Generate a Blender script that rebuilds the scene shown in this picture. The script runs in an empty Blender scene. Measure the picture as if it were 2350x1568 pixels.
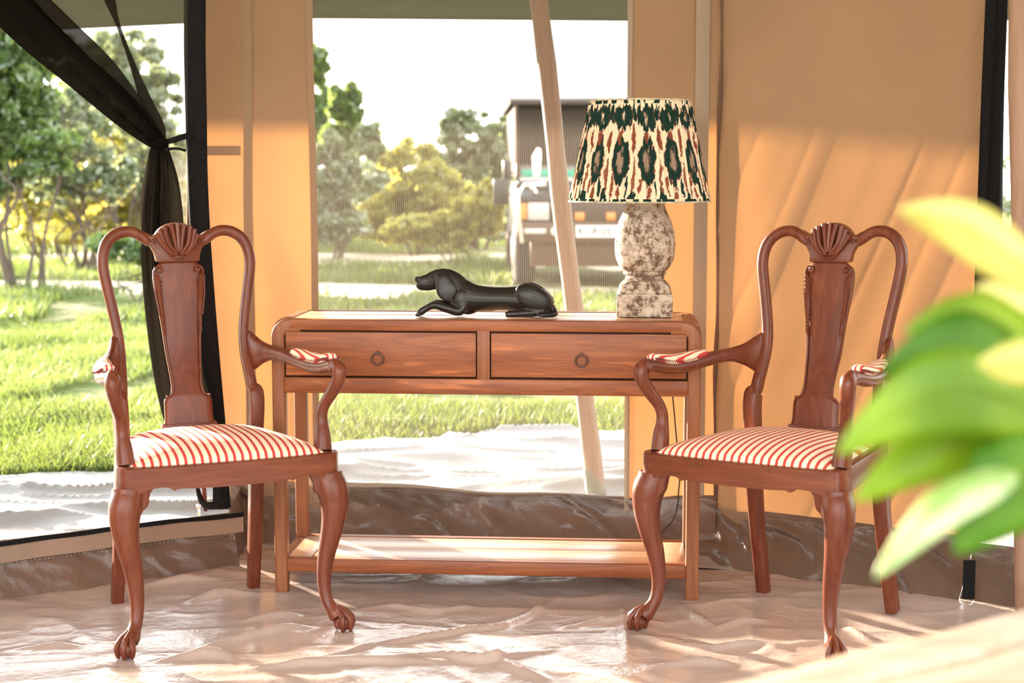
import bpy, bmesh, math, random
import numpy as np
from mathutils import Vector, Matrix, noise as mn
S = bpy.context.scene
COL = S.collection
PI = math.pi
random.seed(7)
RNG = np.random.default_rng(11)

# ------------------------------------------------------------------ camera, sky, sun, exposure
FPX, CX, CY, CH, PIT = 3700.0, 1175.0, 784.0, 1.19, math.radians(5.92)
cam = bpy.data.cameras.new('camera'); cam_o = bpy.data.objects.new('camera', cam); COL.objects.link(cam_o)
cam_o.location = (0, 0, CH); cam_o.rotation_euler = (PI/2 - PIT, 0, 0)
cam.sensor_width = 36; cam.lens = FPX/2350*36
cam.clip_start = 0.05; cam.clip_end = 400
cam.dof.use_dof = True; cam.dof.focus_distance = 4.35; cam.dof.aperture_fstop = 4.0
S.camera = cam_o

w = bpy.data.worlds.new('sky'); S.world = w; w.use_nodes = True
wn = w.node_tree.nodes; wl = w.node_tree.links
bg = wn['Background']; bg.inputs[1].default_value = 4.0
tc = wn.new('ShaderNodeTexCoord'); sep = wn.new('ShaderNodeSeparateXYZ'); rp = wn.new('ShaderNodeValToRGB')
wl.new(tc.outputs['Generated'], sep.inputs[0]); wl.new(sep.outputs[2], rp.inputs[0]); wl.new(rp.outputs[0], bg.inputs[0])
rp.color_ramp.elements[0].position = 0.0; rp.color_ramp.elements[0].color = (1.0, .96, .88, 1)
rp.color_ramp.elements[1].position = 0.7; rp.color_ramp.elements[1].color = (.86, .93, 1.0, 1)

SAZ, SEL = math.radians(-40), math.radians(9.8)
sd = Vector((math.sin(SAZ)*math.cos(SEL), math.cos(SAZ)*math.cos(SEL), math.sin(SEL)))
sun = bpy.data.lights.new('sun', 'SUN'); sun_o = bpy.data.objects.new('sun', sun); COL.objects.link(sun_o)
sun.energy = 36.0; sun.color = (1.0, .87, .68); sun.angle = math.radians(1.5)
sun_o.rotation_euler = sd.to_track_quat('Z', 'Y').to_euler(); sun_o.location = (-8, 10, 8)

# daylight coming through the open front of the tent, behind and left of the photographer
al = bpy.data.lights.new('open_front_daylight', 'AREA'); al_o = bpy.data.objects.new('open_front_daylight', al); COL.objects.link(al_o)
al.shape = 'RECTANGLE'; al.size = 1.3; al.size_y = 1.0; al.energy = 30; al.color = (1.0, .90, .79)
al_o.location = (-1.5, -1.6, 2.2)
al_o.rotation_euler = (Vector((-1.5, -1.6, 2.2)) - Vector((.1, 4.4, .6))).to_track_quat('Z', 'Y').to_euler()

S.view_settings.view_transform = 'Standard'; S.view_settings.look = 'None'
S.view_settings.exposure = 0.32; S.view_settings.gamma = 1.0; S.view_settings.use_curve_mapping = False

# ------------------------------------------------------------------ helpers
def ray(px, py):
    a = (px-CX)/FPX; b = (CY-py)/FPX
    return a, math.cos(PIT)+b*math.sin(PIT), -math.sin(PIT)+b*math.cos(PIT)
def at(px, py, Y):
    d = ray(px, py); k = Y/d[1]
    return Vector((d[0]*k, Y, CH+d[2]*k))
def gz(px, py, z=0.0):
    d = ray(px, py); k = (z-CH)/d[2]
    return Vector((d[0]*k, d[1]*k, z))

def meta(o, label=None, cat=None, group=None, kind=None):
    if label: o['label'] = label
    if cat: o['category'] = cat
    if group: o['group'] = group
    if kind: o['kind'] = kind
    return o
def empty(name, loc=(0,0,0), rot=(0,0,0), label=None, cat=None, group=None):
    o = bpy.data.objects.new(name, None); COL.objects.link(o)
    o.location = loc; o.rotation_euler = rot; o.empty_display_size = .05
    return meta(o, label, cat, group)
def link(name, me, mat=None, parent=None, smooth=True, kind=None):
    o = bpy.data.objects.new(name, me); COL.objects.link(o)
    if mat is not None: me.materials.append(mat)
    if smooth: me.polygons.foreach_set('use_smooth', [True]*len(me.polygons))
    if parent is not None: o.parent = parent
    if kind: o['kind'] = kind
    return o
def np_mesh(name, V, F, mat=None, parent=None, smooth=False, kind=None):
    V = np.asarray(V, dtype=np.float32); F = np.asarray(F, dtype=np.int32)
    me = bpy.data.meshes.new(name); n, k = F.shape
    me.vertices.add(len(V)); me.vertices.foreach_set('co', V.ravel())
    me.loops.add(n*k); me.loops.foreach_set('vertex_index', F.ravel())
    me.polygons.add(n); me.polygons.foreach_set('loop_start', np.arange(n, dtype=np.int32)*k)
    me.polygons.foreach_set('loop_total', np.full(n, k, dtype=np.int32))
    me.update(calc_edges=True); me.validate()
    return link(name, me, mat, parent, smooth, kind)
class MB:
    """collects primitives of ONE part"""
    def __init__(s): s.v = []; s.f = []
    def add(s, vs, fs):
        b = len(s.v); s.v += [tuple(p) for p in vs]; s.f += [tuple(b+i for i in f) for f in fs]; return s
    def box(s, c, d, M=None):
        x, y, z = c; a, b, h = d[0]/2, d[1]/2, d[2]/2
        vs = [Vector((x+i*a, y+j*b, z+k*h)) for i in (-1,1) for j in (-1,1) for k in (-1,1)]
        if M is not None: vs = [M @ p for p in vs]
        return s.add(vs, [(0,1,3,2),(4,6,7,5),(0,4,5,1),(2,3,7,6),(0,2,6,4),(1,5,7,3)])
    def tube(s, pts, rad, n=12, up=(0,0,1), cap=True, p=2.0):
        """pts list of points, rad list of r or (r_side, r_up); p superellipse power"""
        pts = [Vector(q) for q in pts]; N = len(pts); rings = []
        if not isinstance(rad, (list, tuple)): rad = [rad]*N
        upv = Vector(up); prev = None
        for i in range(N):
            t = (pts[min(i+1, N-1)] - pts[max(i-1, 0)]).normalized()
            if prev is None:
                sd_ = t.cross(upv)
                if sd_.length < 1e-3: sd_ = t.cross(Vector((1,0,0)))
                sd_.normalize()
            else:
                sd_ = prev - t*prev.dot(t)
                if sd_.length < 1e-6: sd_ = t.cross(upv)
                sd_.normalize()
            prev = sd_; u2 = sd_.cross(t).normalized()
            r = rad[i]; ra, rb = r if isinstance(r, (list, tuple)) else (r, r)
            ring = []
            for k in range(n):
                a = 2*PI*k/n; c_, s_ = math.cos(a), math.sin(a)
                c2 = math.copysign(abs(c_)**(2/p), c_); s2 = math.copysign(abs(s_)**(2/p), s_)
                ring.append(pts[i] + sd_*c2*ra + u2*s2*rb)
            rings.append(ring)
        vs = [q for r in rings for q in r]; fs = []
        for i in range(N-1):
            for k in range(n):
                fs.append((i*n+k, i*n+(k+1)%n, (i+1)*n+(k+1)%n, (i+1)*n+k))
        if cap: fs.append(tuple(range(n))[::-1]); fs.append(tuple((N-1)*n+k for k in range(n)))
        return s.add(vs, fs)
    def lathe(s, prof, n=48, c=(0,0,0)):
        vs = [(c[0]+r*math.cos(2*PI*k/n), c[1]+r*math.sin(2*PI*k/n), c[2]+z) for r, z in prof for k in range(n)]
        fs = []
        for i in range(len(prof)-1):
            for k in range(n): fs.append((i*n+k, i*n+(k+1)%n, (i+1)*n+(k+1)%n, (i+1)*n+k))
        fs.append(tuple(range(n))[::-1]); fs.append(tuple((len(prof)-1)*n+k for k in range(n)))
        return s.add(vs, fs)
    def prism(s, poly, depth, fn):
        """poly: 2-D outline; fn(u, v, d) -> 3-D; d in {0, depth}"""
        n = len(poly)
        vs = [fn(u, v, 0) for u, v in poly] + [fn(u, v, depth) for u, v in poly]
        return s.add(vs, [tuple(range(n)), tuple(range(n, 2*n))[::-1]] + [(i, i+n, (i+1)%n+n, (i+1)%n) for i in range(n)])
    def ball(s, c, r, n=10, m=7):
        rx, ry, rz = r if isinstance(r, (list, tuple)) else (r, r, r)
        vs = [(c[0], c[1], c[2]-rz)]
        for i in range(1, m):
            a = -PI/2 + PI*i/m
            for k in range(n): vs.append((c[0]+rx*math.cos(a)*math.cos(2*PI*k/n), c[1]+ry*math.cos(a)*math.sin(2*PI*k/n), c[2]+rz*math.sin(a)))
        vs.append((c[0], c[1], c[2]+rz)); L = len(vs)-1; fs = []
        for k in range(n):
            fs.append((0, 1+(k+1)%n, 1+k)); fs.append((L, 1+(m-2)*n+k, 1+(m-2)*n+(k+1)%n))
        for i in range(m-2):
            for k in range(n): fs.append((1+i*n+k, 1+i*n+(k+1)%n, 1+(i+1)*n+(k+1)%n, 1+(i+1)*n+k))
        return s.add(vs, fs)
    def build(s, name, mat, parent=None, smooth=True, bevel=0.0, segs=2, sub=0, kind=None, auto=True):
        me = bpy.data.meshes.new(name); me.from_pydata(s.v, [], s.f)
        bm = bmesh.new(); bm.from_mesh(me); bmesh.ops.recalc_face_normals(bm, faces=bm.faces[:])
        if bevel > 0:
            es = [e for e in bm.edges if len(e.link_faces) == 2 and e.calc_face_angle(0) > .5]
            bmesh.ops.bevel(bm, geom=es, offset=bevel, segments=segs, profile=.5, affect='EDGES', clamp_overlap=True)
        bm.to_mesh(me); bm.free()
        o = link(name, me, mat, parent, smooth, kind)
        if sub:
            m_ = o.modifiers.new('sub', 'SUBSURF'); m_.levels = sub; m_.render_levels = sub
        if smooth and auto and not sub:
            m_ = me.attributes.get('sharp_edge')
            try: me.set_sharp_from_angle(angle=math.radians(42))
            except Exception: pass
        return o
def cr(pts, n=8):
    """Catmull-Rom through tuples of any length"""
    P = [np.array(p, float) for p in pts]; P = [2*P[0]-P[1]] + P + [2*P[-1]-P[-2]]; out = []
    for i in range(1, len(P)-2):
        for k in range(n):
            t = k/n; a, b, c, d = P[i-1], P[i], P[i+1], P[i+2]
            out.append(.5*((2*b)+(-a+c)*t+(2*a-5*b+4*c-d)*t*t+(-a+3*b-3*c+d)*t**3))
    out.append(P[-2]); return out
def vnoise(x, y, seed=0):
    xi = np.floor(x).astype(np.int64); yi = np.floor(y).astype(np.int64); xf = x-xi; yf = y-yi
    def h(a, b):
        n = (a*374761393 + b*668265263 + seed*1442695041) & 0xffffffff
        n = ((n ^ (n >> 13))*1274126177) & 0xffffffff
        return ((n ^ (n >> 16)) & 0xffff)/65535.0
    u = xf*xf*(3-2*xf); v = yf*yf*(3-2*yf)
    return (h(xi,yi)*(1-u)+h(xi+1,yi)*u)*(1-v) + (h(xi,yi+1)*(1-u)+h(xi+1,yi+1)*u)*v
def ridge(x, y, seed=0): return 1-np.abs(2*vnoise(x, y, seed)-1)
def interp(x, xs, ys): return float(np.interp(x, xs, ys))

# ------------------------------------------------------------------ materials
class NT:
    def __init__(s, name):
        s.m = bpy.data.materials.new(name); s.m.use_nodes = True; s.n = s.m.node_tree.nodes; s.l = s.m.node_tree.links
        s.b = s.n['Principled BSDF']; s.out = s.n['Material Output']
    def new(s, t, **kw):
        q = s.n.new(t)
        for k, v in kw.items(): setattr(q, k, v)
        return q
    def coord(s, kind='Object', scale=(1,1,1), rot=(0,0,0)):
        c = s.new('ShaderNodeTexCoord'); m = s.new('ShaderNodeMapping')
        m.inputs['Scale'].default_value = scale; m.inputs['Rotation'].default_value = rot
        s.l.new(c.outputs[kind], m.inputs[0]); return m.outputs[0]
    def noise(s, vec, scale=5, detail=4, rough=.55, dist=0.0):
        q = s.new('ShaderNodeTexNoise'); q.inputs['Scale'].default_value = scale; q.inputs['Detail'].default_value = detail
        q.inputs['Roughness'].default_value = rough; q.inputs['Distortion'].default_value = dist
        if vec is not None: s.l.new(vec, q.inputs['Vector'])
        return q.outputs[0]
    def ramp(s, fac, stops, interp='LINEAR'):
        q = s.new('ShaderNodeValToRGB'); e = q.color_ramp.elements; q.color_ramp.interpolation = interp
        while len(e) > 1: e.remove(e[-1])
        e[0].position = stops[0][0]; e[0].color = (*stops[0][1], 1)
        for p, c in stops[1:]:
            k = e.new(p); k.color = (*c, 1)
        s.l.new(fac, q.inputs[0]); return q.outputs[0]
    def mix(s, fac, a, b, mode='MIX'):
        q = s.new('ShaderNodeMix', data_type='RGBA', blend_type=mode)
        for i, v in ((0, fac), (6, a), (7, b)):
            if isinstance(v, (int, float)): q.inputs[i].default_value = v
            elif isinstance(v, tuple): q.inputs[i].default_value = (*v, 1)
            else: s.l.new(v, q.inputs[i])
        return q.outputs[2]
    def math(s, op, a, b=0.0):
        q = s.new('ShaderNodeMath', operation=op)
        for i, v in ((0, a), (1, b)):
            if isinstance(v, (int, float)): q.inputs[i].default_value = v
            else: s.l.new(v, q.inputs[i])
        return q.outputs[0]
    def bump(s, h, strength=.3, dist=.01, node=None):
        q = s.new('ShaderNodeBump'); q.inputs['Strength'].default_value = strength; q.inputs['Distance'].default_value = dist
        s.l.new(h, q.inputs['Height']); s.l.new(q.outputs[0], (node or s.b).inputs['Normal']); return q.outputs[0]
    def base(s, c):
        if isinstance(c, tuple): s.b.inputs['Base Color'].default_value = (*c, 1)
        else: s.l.new(c, s.b.inputs['Base Color'])
    def set(s, rough=None, metal=None, spec=None, coat=None):
        if rough is not None: s.b.inputs['Roughness'].default_value = rough
        if metal is not None: s.b.inputs['Metallic'].default_value = metal
        if spec is not None: s.b.inputs['Specular IOR Level'].default_value = spec
        if coat is not None: s.b.inputs['Coat Weight'].default_value = coat; s.b.inputs['Coat Roughness'].default_value = .25

def plain(name, c, rough=.6, metal=0, spec=.5, var=.12, sc=30):
    t = NT(name); n = t.noise(t.coord(), sc, 3)
    t.base(t.ramp(n, [(.3, tuple(x*(1-var) for x in c)), (.7, tuple(min(1, x*(1+var)) for x in c))]))
    t.set(rough, metal, spec); return t.m
def cloth_translucent(name, cd, ctr, mixf=.5, weave=260, rough=.9, alpha=None, var=.08, fine=0.2, band=0):
    t = NT(name); co = t.coord()
    d = t.new('ShaderNodeBsdfDiffuse'); tr = t.new('ShaderNodeBsdfTranslucent'); ms = t.new('ShaderNodeMixShader')
    n = t.noise(co, 2.3, 5, .6); n2 = t.noise(co, 90, 2)
    f_ = t.math('ADD', t.math('MULTIPLY', n, .75), t.math('MULTIPLY', n2, .25))
    def vr(c): return t.ramp(f_, [(.3, tuple(x*(1-var) for x in c)), (.7, tuple(min(1, x*(1+var)) for x in c))])
    t.l.new(vr(cd), d.inputs[0]); t.l.new(vr(ctr), tr.inputs[0])
    ms.inputs[0].default_value = mixf; t.l.new(d.outputs[0], ms.inputs[1]); t.l.new(tr.outputs[0], ms.inputs[2])
    w1 = t.new('ShaderNodeTexWave', wave_type='BANDS', bands_direction='Z'); w1.inputs['Scale'].default_value = weave; t.l.new(co, w1.inputs[0])
    w2 = t.new('ShaderNodeTexWave', wave_type='BANDS', bands_direction='X'); w2.inputs['Scale'].default_value = weave; t.l.new(co, w2.inputs[0])
    hh = t.math('ADD', w1.outputs[1], w2.outputs[1]); t.bump(hh, fine, .0006, d)
    res = ms.outputs[0]
    if alpha is not None:
        tp = t.new('ShaderNodeBsdfTransparent'); m2 = t.new('ShaderNodeMixShader'); m2.inputs[0].default_value = alpha
        if band:
            wv = t.new('ShaderNodeTexWave', wave_type='BANDS', bands_direction='X'); wv.inputs['Scale'].default_value = band; wv.inputs['Distortion'].default_value = .25; t.l.new(co, wv.inputs[0])
            t.l.new(t.math('ADD', t.math('MULTIPLY', wv.outputs[1], alpha*.9), alpha*.55), m2.inputs[0])
        t.l.new(tp.outputs[0], m2.inputs[1]); t.l.new(res, m2.inputs[2]); res = m2.outputs[0]
    t.l.new(res, t.out.inputs[0]); return t.m
def wood(name, dark, mid, light, axis='X', rough=.35, scale=1.0, streak=.0, coat=.0, spec=.5, gr=1.0):
    t = NT(name); sc = {'X': (1.2, 14, 14), 'Y': (14, 1.2, 14), 'Z': (14, 14, 1.2)}[axis]
    co = t.coord('Object', tuple(v*scale for v in sc))
    n1 = t.noise(co, 1.6, 7, .62, 1.6); n2 = t.noise(co, 9, 5, .7, .4)
    f_ = t.math('ADD', t.math('MULTIPLY', n1, .72), t.math('MULTIPLY', n2, .28*gr))
    c = t.ramp(f_, [(.30, dark), (.48, mid), (.66, light)])
    if streak > 0:
        sc2 = {'X': (.55, 7, 7), 'Y': (7, .55, 7), 'Z': (7, 7, .55)}[axis]
        n3 = t.noise(t.coord('Object', sc2), 1.9, 4, .5, 2.2)
        c = t.mix(t.math('MULTIPLY', t.ramp(n3, [(.55, (0,0,0)), (.63, (1,1,1))]), streak*.8), c, tuple(min(1, x*1.6) for x in light))
        n4 = t.noise(t.coord('Object', tuple(v*1.7 for v in sc2)), 2.3, 3, .5, 3.0)
        c = t.mix(t.math('MULTIPLY', t.ramp(n4, [(.52, (0,0,0)), (.60, (1,1,1)), (.70, (0,0,0))]), streak*.45), c, tuple(x*.7 for x in dark))
    t.base(c); t.set(rough, spec=spec, coat=coat)
    rr = t.math('ADD', t.math('MULTIPLY', n2, .18), rough-.09); t.l.new(rr, t.b.inputs['Roughness'])
    t.bump(f_, .12, .004); return t.m

M = {}
M['canvas'] = cloth_translucent('tan_canvas', (.48,.325,.21), (.165,.073,.025), .50, 190, var=.07)
M['canvas_band'] = cloth_translucent('canvas_seam_band', (.50,.35,.23), (.07,.038,.018), .45, 190, var=.06)
M['canvas_ceiling'] = cloth_translucent('ceiling_canvas', (.72,.60,.45), (.15,.10,.06), .25, 150)
M['fly'] = cloth_translucent('fly_canvas', (.28,.28,.22), (.14,.14,.105), .45, 200, var=.05)
M['tape'] = cloth_translucent('grey_tape', (.42,.34,.26), (.08,.06,.04), .3, 300, var=.06)
M['dark_tape'] = plain('dark_seam_tape', (.12,.065,.04), .9, sc=60)
M['net'] = cloth_translucent('window_net_mesh', (.17,.15,.13), (.19,.155,.125), .5, 500, alpha=.21, band=48)
M['net_grey'] = cloth_translucent('door_net_single', (.10,.09,.08), (.25,.22,.18), .5, 500, alpha=.34, band=60)
M['net_black'] = cloth_translucent('door_net_gathered', (.016,.013,.011), (.045,.036,.028), .5, 420, alpha=.93, fine=.6)
M['net_fold'] = cloth_translucent('door_net_fold', (.03,.026,.021), (.09,.075,.06), .5, 420, alpha=.84, fine=.6)
M['strap'] = plain('black_webbing', (.008,.008,.009), .9, 0, .15, var=.3, sc=120)
M['brown_pvc'] = None; M['floor_pvc'] = None
def pvc(name, c, rough=.4, spec=.5, bump=.35):
    t = NT(name); co = t.coord(); n = t.noise(co, 3, 6, .6, .5); n2 = t.noise(co, 22, 4, .6, .8)
    t.base(t.ramp(n, [(.3, tuple(x*.86 for x in c)), (.7, tuple(x*1.12 for x in c))]))
    t.set(rough, spec=spec); t.bump(t.math('ADD', n, t.math('MULTIPLY', n2, .35)), bump, .02); return t.m
M['floor_pvc'] = pvc('taupe_groundsheet', (.43,.345,.305), .20, .75, .28)
M['brown_pvc'] = pvc('brown_skirt_sheet', (.125,.083,.062), .33, .5, .4)
M['sill_pvc'] = pvc('sill_canvas', (.27,.19,.14), .6, .3, .2)
M['white_sheet'] = pvc('pale_outdoor_sheet', (.30,.29,.285), .5, .4, .35)
M['thread'] = plain('pale_thread', (.7,.6,.45), .8)
M['chair_wood'] = wood('mahogany', (.075,.017,.008), (.125,.030,.013), (.175,.049,.021), 'Z', .33, .9, spec=.38)
M['chair_wood_x'] = wood('mahogany_rail', (.080,.018,.008), (.130,.032,.014), (.185,.053,.022), 'X', .33, .9, spec=.38)
M['teak'] = wood('reddish_teak', (.15,.040,.014), (.23,.068,.023), (.32,.110,.037), 'X', .42, .8, .75, spec=.35)
M['teak_z'] = wood('reddish_teak_upright', (.15,.046,.018), (.22,.078,.030), (.29,.115,.046), 'Z', .42, .8, .0, spec=.35)
M['teak_top'] = wood('sky_sheen_teak_board', (.36,.19,.11), (.50,.29,.18), (.62,.38,.24), 'X', .30, .8, .0, spec=.7)  # teak colour paled to paint in the sky's reflection on top and shelf
M['gap'] = plain('dark_gap', (.03,.012,.008), .9)
M['iron'] = plain('dark_iron', (.10,.06,.045), .45, .7)
M['steel'] = plain('bright_steel', (.75,.72,.66), .3, 1.0)
M['pole_wood'] = wood('peeled_pole', (.20,.12,.08), (.29,.175,.115), (.36,.23,.16), 'Z', .55, .6)
M['pole_sleeve'] = plain('grey_green_sleeve', (.22,.235,.19), .7)
M['dog'] = plain('black_bronze', (.010,.008,.007), .36, .0, .45, .3, 25)
M['cable'] = plain('black_cable', (.012,.012,.012), .5)
M['earth'] = plain('earth', (.22,.15,.09), .95, sc=4)

def striped(name, pitch, red=.42):
    t = NT(name); c = t.new('ShaderNodeTexCoord'); sp = t.new('ShaderNodeSeparateXYZ'); t.l.new(c.outputs['Object'], sp.inputs[0])
    nz = t.noise(c.outputs['Object'], 400, 2)
    x = t.math('ADD', t.math('DIVIDE', sp.outputs[0], pitch), t.math('MULTIPLY', nz, .05))
    fr = t.math('FRACT', t.math('ADD', x, 40.2)); d = t.math('ABSOLUTE', t.math('SUBTRACT', fr, .5))
    t.base(t.ramp(d, [(0, (.50,.05,.045)), (red*.36, (.56,.07,.06)), (red*.50, (.78,.58,.42)), (red*.58, (.86,.72,.55)), (.5, (.86,.72,.55))]))
    t.set(.85, spec=.2); t.bump(t.noise(c.outputs['Object'], 900, 2), .15, .001); return t.m
M['stripe'] = striped('red_stripe_ticking', .0207)
M['stripe_pad'] = striped('red_stripe_pad', .0125, .42)

def stone():
    t = NT('weathered_stone'); co = t.coord(); n1 = t.noise(co, 48, 8, .75, .2); n2 = t.noise(co, 11, 3, .6)
    n = t.math('ADD', t.math('MULTIPLY', n1, .8), t.math('MULTIPLY', n2, .2))
    t.base(t.ramp(n, [(.38, (.12,.075,.05)), (.455, (.22,.15,.105)), (.495, (.50,.40,.31)), (.60, (.70,.60,.49))]))
    t.set(.9, spec=.2); t.bump(n1, .7, .012); return t.m
M['stone'] = stone()

def ikat():
    t = NT('ikat_shade_fabric'); uv = t.new('ShaderNodeUVMap'); uv.uv_map = 'UVMap'
    sp = t.new('ShaderNodeSeparateXYZ'); t.l.new(uv.outputs[0], sp.inputs[0]); U, Vv = sp.outputs[0], sp.outputs[1]
    cb = t.new('ShaderNodeCombineXYZ'); t.l.new(t.math('MULTIPLY', U, 15.0), cb.inputs[0]); t.l.new(t.math('MULTIPLY', Vv, .9), cb.inputs[1])
    nj = t.noise(cb.outputs[0], 7.0, 3, .6)
    cb2 = t.new('ShaderNodeCombineXYZ'); t.l.new(t.math('MULTIPLY', U, 15.0), cb2.inputs[0]); t.l.new(t.math('MULTIPLY', Vv, 3.0), cb2.inputs[1])
    nk = t.noise(cb2.outputs[0], 1.7, 3, .6)
    v = t.math('ADD', Vv, t.math('MULTIPLY', t.math('SUBTRACT', nj, .5), .34))
    u = t.math('ADD', t.math('MULTIPLY', U, 15.0), t.math('MULTIPLY', t.math('SUBTRACT', nk, .5), .45))
    def cell(off): return t.math('SUBTRACT', t.math('FRACT', t.math('ADD', u, off)), .5)
    def oval(off, w_, vc, h_):
        a = t.math('DIVIDE', cell(off), w_); b = t.math('DIVIDE', t.math('SUBTRACT', v, vc), h_)
        return t.math('ADD', t.math('POWER', t.math('ABSOLUTE', a), 1.6), t.math('POWER', t.math('ABSOLUTE', b), 2.0))
    cream = (.86,.74,.54); green = (.018,.045,.035); red = (.27,.085,.05); taupe = (.36,.26,.19)
    mid = t.ramp(oval(0, .37, .40, .27), [(0, taupe), (.10, taupe), (.17, (.12,.09,.07)), (.24, green), (.68, green), (.76, red), (.84, cream), (1, cream)])
    top = t.ramp(oval(0, .44, .82, .135), [(0, cream), (.05, taupe), (.12, green), (.80, green), (.9, red), (1, cream)])
    isw = t.math('GREATER_THAN', v, .66)
    c = t.mix(isw, mid, top)
    def streak(off, w_, vc, h_, col, c):
        o_ = oval(off, w_, vc, h_); return t.mix(t.math('LESS_THAN', o_, 1.0), c, col)
    c = streak(.5, .09, .60, .13, red, c); c = streak(0, .10, .64, .05, red, c); c = streak(.5, .06, .22, .2, (.30,.12,.07), c)
    c = streak(.26, .05, .16, .10, red, c); c = streak(.74, .05, .14, .10, green, c); c = streak(.5, .13, .02, .10, green, c); c = streak(0, .07, .08, .07, red, c)
    c = streak(.5, .10, .86, .09, green, c)
    c = t.mix(t.math('GREATER_THAN', Vv, .955), c, t.mix(t.math('GREATER_THAN', t.noise(cb.outputs[0], 4.0, 1), .52), cream, green))
    c = t.mix(t.math('LESS_THAN', Vv, .035), c, t.mix(t.math('GREATER_THAN', t.noise(cb.outputs[0], 5.0, 1), .48), cream, green))
    d = t.new('ShaderNodeBsdfDiffuse'); tr = t.new('ShaderNodeBsdfTranslucent'); ms = t.new('ShaderNodeMixShader'); ms.inputs[0].default_value = .25
    t.l.new(c, d.inputs[0]); t.l.new(c, tr.inputs[0]); t.l.new(d.outputs[0], ms.inputs[1]); t.l.new(tr.outputs[0], ms.inputs[2]); t.l.new(ms.outputs[0], t.out.inputs[0])
    return t.m
M['ikat'] = ikat()

def leafmat(name, c1, c2, ctr, tf=.5, sc=3.0, gloss=.08):
    t = NT(name); n = t.noise(t.coord('Object'), sc, 2)
    d = t.new('ShaderNodeBsdfDiffuse'); tr = t.new('ShaderNodeBsdfTranslucent'); g = t.new('ShaderNodeBsdfGlossy'); g.inputs['Roughness'].default_value = .45
    r = t.ramp(n, [(.35, c1), (.65, c2)]); t.l.new(r, d.inputs[0])
    t.l.new(t.mix(.6, r, ctr), tr.inputs[0])
    ms = t.new('ShaderNodeMixShader'); ms.inputs[0].default_value = tf; t.l.new(d.outputs[0], ms.inputs[1]); t.l.new(tr.outputs[0], ms.inputs[2])
    m2 = t.new('ShaderNodeMixShader'); m2.inputs[0].default_value = gloss; t.l.new(ms.outputs[0], m2.inputs[1]); t.l.new(g.outputs[0], m2.inputs[2])
    t.l.new(m2.outputs[0], t.out.inputs[0]); return t.m
M['grass'] = leafmat('grass_blades', (.05,.10,.014), (.185,.225,.07), (.22,.26,.05), .5, .7, .06)
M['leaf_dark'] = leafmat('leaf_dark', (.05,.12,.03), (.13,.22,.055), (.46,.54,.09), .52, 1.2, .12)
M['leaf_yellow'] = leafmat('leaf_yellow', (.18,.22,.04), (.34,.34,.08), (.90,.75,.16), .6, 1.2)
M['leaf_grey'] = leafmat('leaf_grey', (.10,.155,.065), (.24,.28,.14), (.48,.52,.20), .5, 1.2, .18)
M['leaf_pale'] = leafmat('houseplant_leaf_pale', (.55,.50,.09), (.72,.64,.16), (.8,.75,.2), .45, 9, .08)
M['leaf_sheen'] = leafmat('houseplant_leaf_sheen', (.25,.42,.08), (.62,.66,.36), (.6,.7,.25), .4, 22, .1)  # blown-out highlight on one leaf, painted into its colour
M['leaf_deep'] = leafmat('houseplant_leaf_deep', (.05,.15,.005), (.10,.22,.008), (.25,.42,.02), .45, 11, .02)
M['leaf_house'] = leafmat('houseplant_leaf', (.13,.25,.006), (.27,.40,.010), (.42,.55,.02), .5, 11, .03)
M['bark'] = wood('bark', (.05,.035,.028), (.10,.075,.055), (.16,.12,.09), 'Z', .9, .6)

def ground_mat():
    t = NT('lawn_ground'); g = t.new('ShaderNodeNewGeometry'); n1 = t.noise(g.outputs['Position'], .9, 5, .6, .4); n2 = t.noise(g.outputs['Position'], 9, 4)
    c = t.ramp(t.math('ADD', t.math('MULTIPLY', n1, .6), t.math('MULTIPLY', n2, .4)), [(.35, (.05,.075,.015)), (.5, (.10,.12,.035)), (.62, (.30,.26,.14))])
    sp = t.new('ShaderNodeSeparateXYZ'); t.l.new(g.outputs['Position'], sp.inputs[0])
    # worn sandy wheel tracks crossing the lawn in front of the vehicle, bearing slightly left
    yy = t.math('ADD', sp.outputs[1], t.math('ADD', t.math('MULTIPLY', sp.outputs[0], .16), t.math('MULTIPLY', n1, 1.6)))
    def band(c0, w_): return t.math('LESS_THAN', t.math('ABSOLUTE', t.math('SUBTRACT', yy, c0)), w_)
    n5 = t.noise(g.outputs['Position'], .55, 3); tr = t.math('MAXIMUM', band(17.9, 1.0), t.math('MULTIPLY', band(24, 2.0), t.math('GREATER_THAN', n5, .5)))
    t.base(t.mix(t.math('MULTIPLY', tr, .9), c, (.55,.46,.36))); t.set(.95, spec=.1); return t.m
M['ground'] = ground_mat()

# ------------------------------------------------------------------ setting: ground outside
def grid_obj(name, f3, nu, nv, mat, parent=None, kind=None, smooth=True):
    u, v = np.meshgrid(np.linspace(0, 1, nu), np.linspace(0, 1, nv)); V = f3(u.ravel(), v.ravel())
    i = np.arange(nu-1)[None, :] + nu*np.arange(nv-1)[:, None]; i = i.ravel()
    return np_mesh(name, V, np.stack([i, i+1, i+nu+1, i+nu], 1), mat, parent, smooth, kind)
def ground_f(u, v):
    X = -45+90*u; Y = -14 + 94*v**1.5
    Z = -.055 + .05*(vnoise(X*.5, Y*.5, 3)-.5)*np.clip((Y-9)/6, 0, 1)
    return np.stack([X, Y, Z], 1)
grd = grid_obj('lawn_ground', ground_f, 80, 80, M['ground'], kind='structure')

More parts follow.
